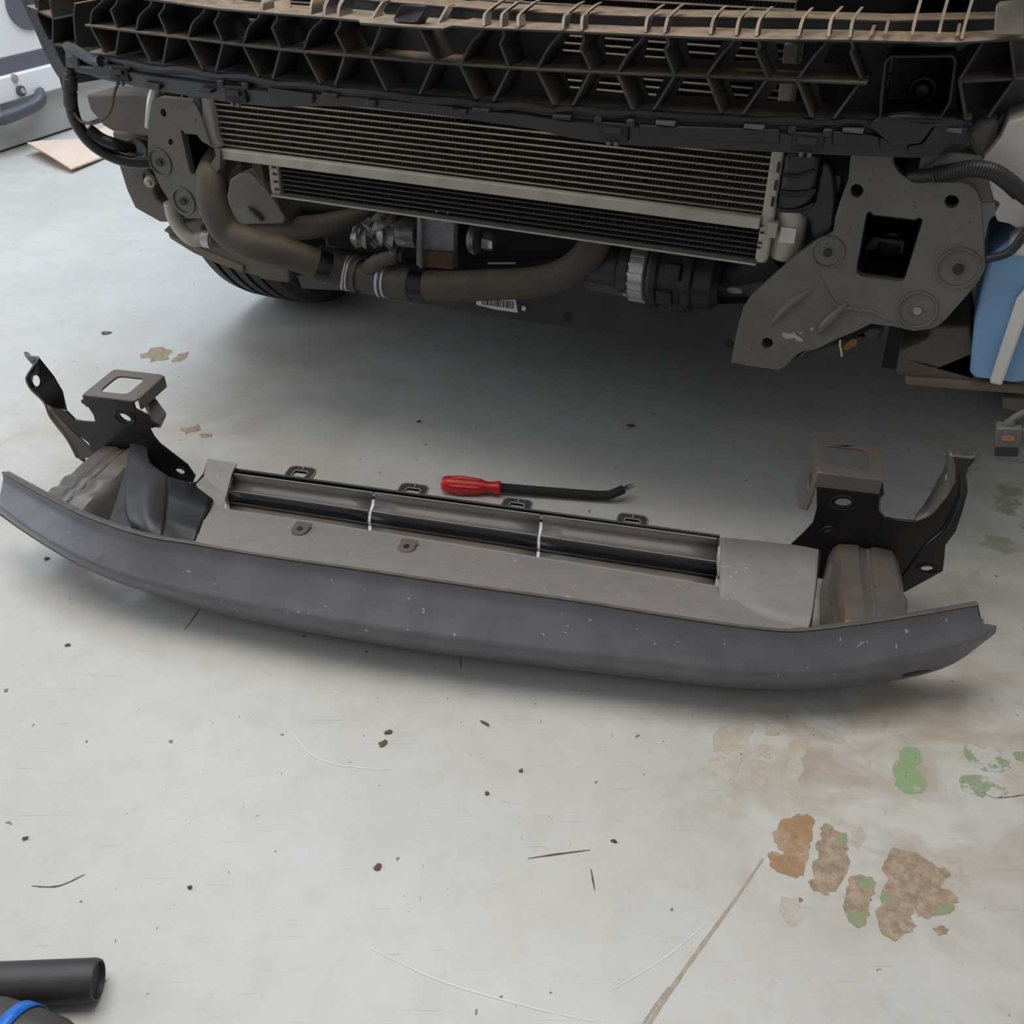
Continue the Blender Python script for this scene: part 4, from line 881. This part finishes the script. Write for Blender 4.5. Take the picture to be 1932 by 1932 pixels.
# ---- hoses and pipes
def hose(name, pts, r, m, parent=None, n=16, sm=8):
    mb = MB(); P = cr([cv(x, y, v) for x, y, v in pts], sm); mb.tube(P, r, n); return mb.build(name, m, parent or car, smooth=True), P
hp = [(448,235,1.32),(438,270,1.28),(418,298,1.25),(403,322,1.222),(397,350,1.20),(406,397,1.185),(432,440,1.185),(480,463,1.19),(536,476,1.21),(604,500,1.235),(650,514,1.26),(701,525,1.265),(770,535,1.27),(836,540,1.275),(936,537,1.285),(1005,533,1.295),(1058,520,1.305),(1098,492,1.315),(1122,460,1.325),(1132,430,1.335),(1136,395,1.35)]
hs, HP = hose('coolant_hose', hp, .0240, M['hose'])
def band(x0, x1, name, m, extra):
    pts = [p for p in HP if True]
    def px(p):
        d = p-CAM; z = d.y*cp-d.z*sp; return 966+F*d.x/z
    seg = [p for p in HP[HP.index(HP[40]):] if x0 <= px(p) <= x1]
    i0 = min(range(40, 120), key=lambda i: abs(px(HP[i])-x0)); i1 = min(range(40, 120), key=lambda i: abs(px(HP[i])-x1))
    a, b = HP[i0], HP[i1]
    def atx(x):
        for i in range(40, 125):
            if px(HP[i]) <= x <= px(HP[i+1]): t = (x-px(HP[i]))/(px(HP[i+1])-px(HP[i])); return HP[i].lerp(HP[i+1], t)
        return a
    Q = [atx(x0+(x1-x0)*k/4) for k in range(5)]
    mb = MB(); mb.tube(Q, .0240+extra, 20); return mb.build(name, m, hs, smooth=True, auto=50)
band(598, 618, 'tape_band', M['tape'], .0006)
band(778, 803, 'tape_band', M['tape'], .0006)
band(622, 672, 'hose_sleeve', M['hose'], .0022)
band(718, 776, 'hose_sleeve', M['hose'], .0018)
band(674, 680, 'hose_collar', M['hose'], .0035)
for x in (657, 727):
    b_ = band(x-8, x+6, 'spring_clamp', M['clamp'], .0042)
    band(x-3, x+2, 'clamp_slot', M['hose'], .0046)
mb = MB(); mb.tube(cr([cv(690,514,1.262), cv(706,500,1.255), cv(722,490,1.252), cv(742,486,1.255)], 4), [.014]*7+[.011]*6, 12); mb.build('tee_stub', M['hose'], hs, smooth=True)
c = cv(752, 482, 1.255); mb = MB(); mb.lathe(c-U*.012, U, [(0, .012), (.004, .014), (.014, .014), (.016, .010), (.022, .009)], 14); mb.build('tee_cap', M['plastic'], hs, smooth=True)
hose('charge_pipe', [(470,432,1.40),(540,432,1.40),(620,424,1.42),(690,408,1.45),(740,380,1.5)], .021, M['hose'])
hose('return_pipe', [(600,480,1.36),(680,500,1.37),(760,515,1.38),(820,520,1.40)], .017, M['sub'])
hose('cross_pipe', [(530,385,1.42),(620,395,1.45),(700,392,1.47)], .014, M['dark'])
sp_, _ = hose('aluminium_pipe', [(322,382,1.26),(328,410,1.26),(345,437,1.26),(365,452,1.26),(385,450,1.265),(402,452,1.27)], .0120, M['alu'])
mb = MB(); mb.tube([cv(384,450,1.262), cv(398,452,1.265)], .0145, 14); mb.build('pipe_collar', M['silver'], sp_, smooth=True)
hose('aluminium_pipe', [(300,160,1.26),(292,175,1.25),(287,200,1.245),(284,240,1.245)], .009, M['silver'])
# horn-shaped cover behind the hose
q = [cv(x, y, 1.37) for x, y in C5([(900,730),(960,690),(1040,680),(1150,770),(1230,870),(1310,1010),(1300,1050),(950,1055),(905,960),(875,870)])]
mb = MB(); mb.prism([q], B*.06); hc = mb.build('horn_cover', M['plate'], car, bevel=.012, seg=3)
mb = MB(); mb.tube([cv(x, y, 1.366) for x, y in C5([(1035,930),(1090,980),(1140,1030)])], [.002, .006, .003], 8); mb.build('cover_rib', M['sub'], hc, smooth=True)

# ---- engine details under the radiators
mo = MB().prism([[cv(x, y, 1.34) for x, y in C6([(565,560),(772,560),(765,820),(590,812)])]], B*.02).build('engine_mount', M['mount'], car, bevel=.002)
mb = MB(); mb.prism([[cv(x, y, 1.337) for x, y in C6([(590,808),(762,822),(755,918),(560,900)])]], B*.03); mb.build('rusty_pad', M['rust'], mo, bevel=.002)
for x0, x1 in ((556,578), (762,782)):
    q = C6([(x0,560),(x1,560),(x1,915),(x0-6,890)]); mb = MB(); mb.prism([[cv(x, y, 1.328) for x, y in q]], B*.05); mb.build('mount_flange', M['sub'] if x0 > 600 else M['mount'], mo, bevel=.0015)
c = cv(*C6([(515,715)])[0], 1.355); mb = MB(); mb.lathe(c-U*.02, U, [(0, .018), (.003, .0225), (.03, .0225), (.035, .020)], 18); mb.build('bushing', M['metal'], mo, smooth=True)
c = cv(*C6([(900,745)])[0], 1.345); mb = MB(); mb.lathe(c-U*.012, U, [(0, .022), (.006, .026), (.012, .024)], 18); mb.build('bushing_washer', M['metal'], mo, smooth=True)
c = cv(*C6([(945,758)])[0], 1.345); mb = MB(); mb.lathe(c-U*.004, U, [(0, .015), (.014, .015), (.016, .012)], 6); mb.build('bolt_head', M['metal'], mo, bevel=.001)
mb = MB(); mb.box(c+U*.012-B*.012, U*.003, B*.001, Z*.006); mb.build('bolt_mark', M['label'], mo)
for i, (x, y, r) in enumerate(((250,740,.022),(300,690,.020),(370,650,.020),(400,720,.024),(330,750,.018),(440,690,.018),(230,700,.012),(460,760,.014),(410,620,.013))):
    c = cv(*C6([(x, y)])[0], 1.39+.01*math.sin(i*2)); mb = MB(); vs = []
    P = []
    for a in range(9):
        t = math.pi*a/8; P.append((-r*math.cos(t), r*math.sin(t)*(1+.25*math.sin(i+3*a))))
    mb.lathe(c, (math.cos(i), .4*math.sin(i*1.7), math.sin(i)), P, 9); mb.build('casting_lug', M['metal'], mo)
# alternator-like pump
c = cv(1213, 505, 1.36); mb = MB(); mb.lathe(c-U*.012, U, [(0, .046), (.003, .050), (.024, .050), (.027, .046)], 28); pu = mb.build('water_pump', M['silver'], car, smooth=True)
for i in range(12):
    a = math.pi*(.5+i/12.0); d = (-B*math.cos(a-math.pi/2)*1 + Z*math.sin(a+math.pi/2)); d = (-B*math.sin(math.pi*i/11)+Z*math.cos(math.pi*i/11))
    mb = MB(); mb.box(c+d*.0505, U*.011, d*.0018, d.cross(U)*.002); mb.build('cooling_rib', M['silver'], pu)
mb = MB(); mb.lathe(c+U*.018, U, [(0, .052), (.006, .056), (.014, .055), (.018, .050), (.050, .050), (.055, .054), (.066, .054), (.07, .048), (.095, .046), (.105, .035)], 26); mb.build('pump_body', M['plastic'], pu, smooth=True)
for a, s_ in ((.3, .03), (1.2, .045), (2.0, .03), (2.6, .06)):
    d = (-B*math.sin(a)+Z*math.cos(a)); mb = MB(); mb.box(c+U*(.03+s_*.6)+d*.051, U*.012, d*.005, d.cross(U)*.012); mb.build('pump_lug', M['plastic'], pu, bevel=.002)
mb = MB(); mb.lathe(c-U*.085, U, [(0, .030), (.01, .034), (.05, .034), (.055, .042), (.07, .042)], 20); mb.build('pump_neck', M['sub'], pu, smooth=True)
hose('pump_outlet', [(1325,512,1.38),(1370,512,1.37),(1420,505,1.36),(1470,480,1.35)], .022, M['dark'])
mb = MB(); mb.tube([cv(1340,512,1.376), cv(1354,512,1.374)], .0245, 16); mb.build('outlet_clamp', M['plate'], pu, smooth=True)
# subframe crossmember
q = [(560,520),(760,535),(900,536),(1100,522),(1190,528),(1260,545),(1300,575),(1410,572),(1400,672),(1290,650),(1190,630),(1080,617),(1000,608),(900,592),(800,574),(700,557),(640,548),(570,545)]
sb = MB().prism([[cv(x, y, 1.375) for x, y in q]], B*.12).build('subframe', M['sub'], car, bevel=.008, seg=3)
q = [(1310,545),(1420,520),(1460,540),(1400,575),(1320,575)]
mb = MB(); mb.prism([[cv(x, y, 1.40) for x, y in q]], B*.05); mb.build('subframe_web', M['plate'], sb, bevel=.003)
q = C6([(1480,990),(1540,970),(1860,1070),(1875,1115),(1700,1070),(1500,1030)])
mb = MB(); mb.prism([[cv(x, y, 1.368) for x, y in q]], B*.09); mb.build('rusty_flange', M['brown'], sb, bevel=.002)
mb = MB(); mb.lathe(cv(1185, 547, 1.366), Vector((0, 0, 1))-B*.5, [(-.004, .011), (.003, .011), (.006, .006), (.007, .001)], 12); mb.build('subframe_bolt', M['alu'], sb, smooth=True)
for x, y, r in ((1071, 598, .0085), (1376, 649, .007)):
    mb = MB(); mb.prism([circ(cv(x, y, 1.3742), U*r, Z*r, 16)], B*.001); mb.build('subframe_hole', M['ink'], sb)
q = [(898,564),(940,561),(972,563),(977,590),(935,584),(899,575)]
lb = MB().prism([[cv(x, y, 1.3735) for x, y in q]], B*.001).build('barcode_label', M['label'], sb)
wd = [2, 1, 1, 3, 1, 2, 1, 1, 2, 3, 1, 1, 2, 1, 3, 2, 1, 2]; x = 909.0
for i, w in enumerate(wd):
    y0 = 565+(x-909)*.06; y1 = 575+(x-909)*.135
    mb = MB(); mb.prism([[cv(x, y0, 1.3729), cv(x+w*.95, y0, 1.3729), cv(x+w*.95, y1, 1.3729), cv(x, y1, 1.3729)]], B*.0005); mb.build('barcode_bar', M['ink'], lb); x += w+1.75
mb = MB(); mb.prism([circ(cv(988, 582, 1.3735), U*.0038, Z*.0045, 14)], B*.001); mb.build('paint_dot', M['label'], sb)
mb = MB(); mb.box(cv(*C6([(1030,880)])[0], 1.385), (cv(1000,490,1.385)-cv(920,490,1.385))*.33, B*.002, Z*.0012); mb.build('dipstick', M['clamp'], sb)
# floor-side oval of daylight seen on the web, painted as a pale disc
mb = MB(); mb.prism([circ(cv(1386, 548, 1.3985), U*.012, Z*.005, 16)], B*.001); mb.build('web_daylight_oval', M['label'], sb)

# ---- front wheel on the left
wc = W(-1.24, 1.775, .315); wh = empty if False else None
ty = MB(); prof = [(-.105, .20), (-.108, .25), (-.100, .292), (-.082, .309)]
gr = [-.048, -.016, .016, .048]
pr = list(prof)
for g in gr: pr += [(g-.006, .315 - abs(g)*.02), (g-.005, .304), (g+.005, .304), (g+.006, .315 - abs(g)*.02)]
pr += [(.082, .309), (.100, .292), (.108, .25), (.105, .20)]
ty.lathe(wc, U, pr, 72); tyre = ty.build('front_tyre', M['tyre'], car, smooth=True, auto=30)
mb = MB(); mb.lathe(wc, U, [(-.098, .05), (-.09, .2), (.09, .2), (.098, .06)], 40); mb.build('wheel_rim', M['metal'], tyre, smooth=True)

t2 = copy_at(tyre, U*1.57+B*.13, car)
for ch in [c_ for c_ in tyre.children]: copy_at(ch, U*1.57+B*.13, t2)
# ---- wheel-arch liner and undertray at the left
q = [cv(x, y, 1.30) for x, y in C5([(-150,110),(330,120),(320,420),(120,385),(50,380),(-20,340),(-120,220)])]
mb = MB(); mb.prism([q], B*.08); mb.build('inner_wing_panel', M['brown'], car, bevel=.004)
q = [cv(x, y, 1.36) for x, y in C5([(40,380),(300,395),(330,640),(300,735),(320,760),(345,770),(350,830),(375,880),(415,910),(475,918),(500,1040),(390,1040),(210,940),(150,810),(90,620)])]
mb = MB(); mb.prism([q], B*.05); al = mb.build('arch_liner', M['brown'], car, bevel=.004)
q = [cv(x, y, 1.37) for x, y in C5([(410,1105),(460,1060),(480,1040),(690,1060),(720,1200),(1050,1310),(1330,1380),(1340,1480),(1080,1430),(1000,1412),(800,1338),(640,1268),(465,1160),(450,1125)])]
mb = MB(); mb.prism([q], B*.03); ut = mb.build('undertray', M['brown'], car, bevel=.004)
q = [cv(x, y, 1.365) for x, y in C5([(452,1130),(640,1215),(850,1300),(1000,1360),(1000,1412),(800,1338),(640,1268),(465,1160)])]
mb = MB(); mb.prism([q], B*.02); mb.build('undertray_lip', M['lipbrown'], ut, bevel=.002)
q = [cv(x, y, 1.40) for x, y in C5([(1050,1310),(1340,1385),(1350,1400),(1330,1482),(1120,1450),(1080,1400)])]
mb = MB(); mb.prism([q], B*.03); mb.build('undertray_flap', M['plate'], ut, bevel=.004)
q = [cv(x, y, 1.34) for x, y in C5([(90,480),(160,430),(300,450),(320,590),(110,570)])]
mb = MB(); mb.prism([q], B*.03); lm = mb.build('fog_lamp_socket', M['sub'], car, bevel=.006)
c = cv(*C5([(225,500)])[0], 1.335); r_ = circ(c, U*.022, Z*.016, 18); mb = MB(); mb.tube(r_+[r_[0]], .003, 8, cap=False); mb.build('socket_ring', M['plastic'], lm, smooth=True)
c = cv(*C5([(335,735)])[0], 1.33); mb = MB(); mb.lathe(c, -B+U*.3, [(0, .010), (.012, .010), (.014, .006), (.02, .005)], 10); mb.build('drain_plug', M['alu'], lm, smooth=True)
r_ = circ(c+B*.004-U*.01, U*.012, Z*.016, 16); mb = MB(); mb.tube(r_+[r_[0]], .003, 8, cap=False); mb.build('plug_ring', M['plastic'], lm, smooth=True)
# dark outer edge of the wing
P = cr([cv(x, y, 1.20) for x, y in K1([(200,-40),(235,60),(300,200),(385,400),(470,550),(510,600)])], 5)
mb = MB(); mb.grid([[p-U*.012 for p in P], [p+U*.012 for p in P], [p+U*.05+B*.12 for p in P]]); mb.build('wing_edge', M['sub'], car, solid=.006, smooth=True)
# wiring at the left
wl = [(132,165,1.155),(136,205,1.155),(146,235,1.16),(170,268,1.17),(205,292,1.185),(245,305,1.20),(290,306,1.22)]
lo, _ = hose('wiring_loom', wl, .0095, M['tape'], n=12)
mb = MB(); mb.tube(cr([cv(x, y, v) for x, y, v in ((165,243,1.17),(190,262,1.18),(215,272,1.19),(250,282,1.22))], 4), .010, 10); mb.build('loom_branch', M['tape'], lo, smooth=True)
mb = MB(); mb.tube(cr([cv(x, y, v) for x, y, v in ((140,212,1.15),(152,228,1.15),(172,233,1.15),(195,225,1.155),(210,205,1.16),(216,175,1.165),(222,160,1.17))], 5), .0022, 8); mb.build('brown_wire', M['wire'], lo, smooth=True)
c0_ = cv(132, 128, 1.15); c1_ = cv(133, 205, 1.15); d = (c1_-c0_); d.normalize(); L_ = (c1_-c0_).length
mb = MB(); mb.lathe(c0_, d, [(0, .006), (.008, .006), (.009, .009), (.014, .009), (.015, .0105), (L_*.5, .0105), (L_*.52, .008), (L_*.58, .008), (L_*.6, .010), (L_*.93, .010), (L_, .007)], 14); mb.build('plug_body', M['plastic'], lo, smooth=True)
mb = MB(); mb.box(c0_+d*L_*.38-U*.010, U*.004, B*.005, Z*.010); mb.build('plug_latch', M['plastic'], lo, bevel=.001)

# ---- right side: tank, blue washer bottle, arch liner, cables, dangling plug
q = [cv(x, y, 1.24) for x, y in C8([(1120,240),(1310,110),(1510,125),(1560,190),(1570,400),(1480,400),(1440,300),(1370,275),(1200,270)])]
mb = MB(); mb.prism([q], B*.08); tk = mb.build('lamp_housing', M['pale'], car, bevel=.008)
q = [cv(x, y, 1.20) for x, y in C8([(1500,150),(1600,30),(1640,-60),(1780,-100),(1780,520),(1690,540),(1640,510),(1580,500),(1565,460),(1600,400),(1560,380)])]
mb = MB(); mb.prism([q], B*.10); mb.build('housing_side', M['pale'], tk, bevel=.012, seg=3)
q = [cv(x, y, 1.22) for x, y in C8([(1380,0),(1500,-80),(1600,-60),(1560,100),(1480,160),(1440,100)])]
mb = MB(); mb.prism([q], B*.05); mb.build('housing_arm', M['plate'], tk, bevel=.008)
q = [cv(x, y, 1.215) for x, y in C8([(1530,690),(1640,610),(1780,560),(1790,1380),(1730,1400),(1690,1405),(1440,1370),(1425,1340),(1450,1060)])]
mb = MB(); mb.prism([q], B*.14); wb = mb.build('washer_bottle', M['blue'], car, bevel=.016, seg=4)
q = [cv(x, y, 1.208) for x, y in C8([(1640,600),(1790,540),(1790,710),(1640,700)])]
mb = MB(); mb.prism([q], B*.04); mb.build('bottle_neck', M['white'], wb, bevel=.008)
q = [cv(x, y, 1.20) for x, y in C8([(1690,940),(1790,820),(1790,900),(1730,1080),(1605,1425),(1535,1410)])]
mb = MB(); mb.prism([q], B*.012); mb.build('bottle_seam', M['white'], wb, bevel=.003)
q = [cv(x, y, 1.205) for x, y in C8([(1430,1100),(1450,1060),(1465,1090),(1440,1180)])]
q = [cv(x, y, 1.235) for x, y in C8([(1012,1352),(1020,1280),(1035,1225),(1130,1185),(1200,1150),(1215,1090),(1430,1090),(1460,1370),(1790,1410),(1790,1440),(1060,1370)])]
mb = MB(); mb.prism([q], B*.19); rl = mb.build('arch_liner', M['brown'], car, bevel=.006)
q = [cv(x, y, 1.228) for x, y in C8([(1060,1372),(1430,1395),(1790,1425),(1790,1475),(1500,1455),(1065,1420)])]
mb = MB(); mb.prism([q], B*.03); mb.build('liner_lip', M['lipbrown'], rl, bevel=.003)
q = [cv(x, y, 1.24) for x, y in C8([(1605,1490),(1790,1495),(1790,1590),(1610,1550)])]
mb = MB(); mb.prism([q], B*.05); mb.build('liner_flap', M['brown'], rl, bevel=.003)
ca, P = hose('corrugated_cable', [(1690,332,1.22),(1740,332,1.20),(1790,325,1.19),(1835,318,1.18),(1875,325,1.175),(1905,345,1.175),(1935,372,1.18),(1980,400,1.19)], .0078, M['plastic'], n=12)
for i, p in enumerate(P[12:46]):
    t = (P[13+i]-P[11+i]).normalized()
    if i % 1 == 0:
        mb = MB(); mb.lathe(p-t*.0022, t, [(0, .0078), (.001, .0094), (.0034, .0094), (.0044, .0078)], 12); mb.build('cable_ring', M['plastic'], ca, smooth=True)
hose('thin_cable', [(1975,395,1.19),(1935,440,1.19),(1905,475,1.19),(1865,488,1.20)], .0052, M['plastic'], n=10)
pg = [(1990,768,1.10),(1945,775,1.10),(1918,786,1.095),(1902,800,1.09),(1900,812,1.09)]
dw, P = hose('sensor_lead', pg, .0042, M['conn'], n=10)
c = cv(1901, 826, 1.09); d = (cv(1898, 850, 1.088)-cv(1903, 805, 1.09)).normalized()
s1 = (U-d*U.dot(d)).normalized(); s2 = d.cross(s1)
mb = MB(); mb.box(c, s1*.0135, s2*.010, d*.0165); pb = mb.build('plug_body', M['conn'], dw, bevel=.002)
mb = MB(); mb.box(c+d*.013, s1*.0122, s2*.0107, d*.0065); mb.build('plug_seal', M['ink'], dw, bevel=.001)
mb = MB(); mb.box(c-d*.004+s2*.0105*(-1 if s2.dot(B) > 0 else 1), s1*.0065, s2*.0008, d*.0028); mb.build('plug_window', M['orange'], dw)
mb = MB(); mb.box(c+s1*.014-d*.008, s1*.003, s2*.006, d*.005); mb.build('plug_latch', M['conn'], dw, bevel=.001)
mb = MB(); mb.lathe(c-d*.022, d, [(0, .005), (.003, .0065), (.006, .0065)], 12); mb.build('plug_gland', M['conn'], dw, smooth=True)

# ---- bits of leaf caught under the right plate
q = [cv(x, y, 1.245) for x, y in C8([(715,1215),(735,1180),(770,1155),(795,1165),(790,1195),(760,1205),(735,1222)])]
mb = MB(); mb.prism([q], B*.002); tag(mb.build('dry_leaf', M['orange']), 'orange dry leaf caught under the grey mounting plate', 'leaf')
mb = MB(); mb.tube(cr([cv(x, y, 1.19) for x, y in C8([(700,1165),(698,1195),(705,1225),(708,1255)])], 4), [.0012]*13, 6); tag(mb.build('straw_stalk', M['straw'], smooth=True), 'yellow straw stalk hanging below the grey mounting plate', 'straw')

# ------------------------------------------------------------------ tools at the lower left corner
e1 = onz(185, 1849, .0195); e0 = onz(-260, 1868, .0195); ax = (e1-e0).normalized(); L_ = (e1-e0).length
mb = MB(); mb.lathe(e0, ax, [(0, .0185), (.01, .0195), (L_-.004, .0192), (L_, .0178), (L_+.0005, .016), (L_-.004, .0150), (L_-.006, .001)], 28)
tag(mb.build('rubber_grip_bar', M['pipe'], smooth=True, auto=40), 'black rubber covered bar lying on floor at the lower left', 'bar')
dt = empty('power_tool', onz(10, 1995), 'black and blue power tool at the lower left corner beside the rubber bar', 'tool')
c = onz(34, 1984, .034); a1 = Vector((1, -.22, 0)).normalized()
body = MB(); pr = [(-.075, .020), (-.06, .032), (-.03, .037), (0, .036), (.03, .032), (.052, .024), (.066, .015), (.074, .001)]
body.lathe(c, a1, pr, 28); bo = body.build('tool_body', M['toolgrey'], dt, smooth=True)
def bandp(a0, amp, wdt, ph0, ph1, name):
    rows = [[], []]
    sd_ = a1.cross(Z).normalized()
    for i in range(17):
        t = i/16; ph = ph0+(ph1-ph0)*t; a = a0+amp*t
        for k_, w_ in ((0, -wdt/2), (1, wdt/2)):
            r = interp(pr, a+w_)+.0012; rows[k_].append(c+a1*(a+w_)+(Z*math.cos(ph)-sd_*math.sin(ph))*r)
    mb = MB(); mb.grid(rows); mb.build(name, M['toolblue'], bo, solid=.0016, smooth=True)
bandp(-.05, .045, .010, -1.5, -.2, 'blue_band'); bandp(-.005, .004, .012, -.2, 1.6, 'blue_band'); bandp(.048, .008, .010, -1.3, 1.2, 'blue_band')

# ------------------------------------------------------------------ dead leaves and crumbs on the floor
def flake(x, y, w, h, rot, label, m=None, name='leaf_crumb', cat='debris'):
    c = onz(x, y, 0); n = 9; P = []
    for i in range(n):
        a = 2*math.pi*i/n; k = random.uniform(.65, 1.1)
        q = Vector((math.cos(a)*w*k, math.sin(a)*h*k, 0)); q.rotate(Matrix.Rotation(rot, 3, 'Z')); P.append(c+q*.8+Z*random.uniform(.0010, .0030))
    mid = c+Z*.0036
    mb = MB(); mb.add([mid]+P+[p-Z*.0008 for p in P]+[mid-Z*.0026], [(0, 1+i, 1+(i+1) % n) for i in range(n)]+[(1+i, 1+n+i, 1+n+(i+1) % n, 1+(i+1) % n) for i in range(n)]+[(2*n+1, 1+n+(i+1) % n, 1+n+i) for i in range(n)])
    return tag(mb.build(name, m or M['leaf']), label, cat, 'leaf crumbs on the floor')
flake(200, 629, .016, .010, .2, 'brown leaf crumb on bright floor left of the car tyre')
flake(722, 1404, .008, .006, .7, 'dark curled leaf crumb on floor right of the pale curved scratch')
flake(733, 1383, .006, .004, .3, 'small brown crumb just above the curled leaf crumb on floor')
flake(915, 1366, .010, .0026, -.7, 'thin tan curl of leaf on floor below the beam middle')
flake(983, 1455, .0035, .003, 0, 'tiny brown crumb on floor below the thin tan leaf curl')
flake(919, 1498, .0042, .003, .5, 'brown crumb on open floor above the long dark scuff line')
flake(713, 1637, .006, .005, .5, 'grey brown crumb left of the long dark scuff line')
flake(88, 1055, .006, .005, .8, 'brown crumb on floor below the left end of the beam')
flake(128, 1218, .005, .004, .1, 'brown crumb on open floor at the far left below the beam')
flake(1188, 804, .012, .007, 0, 'dark crumb on shaded floor above the pry tool tip')
flake(790, 796, .007, .004, .9, 'brown crumb on shaded floor above the pry tool handle')
flake(48, 1583, .0045, .003, .5, 'brown crumb on floor near the left edge above the rubber bar')
flake(1158, 1588, .0045, .0028, -.4, 'brown crumb on floor between the scuff line and floor crack')
flake(358, 1675, .0035, .003, 0, 'brown crumb on floor at lower left, up and right of the rubber bar')
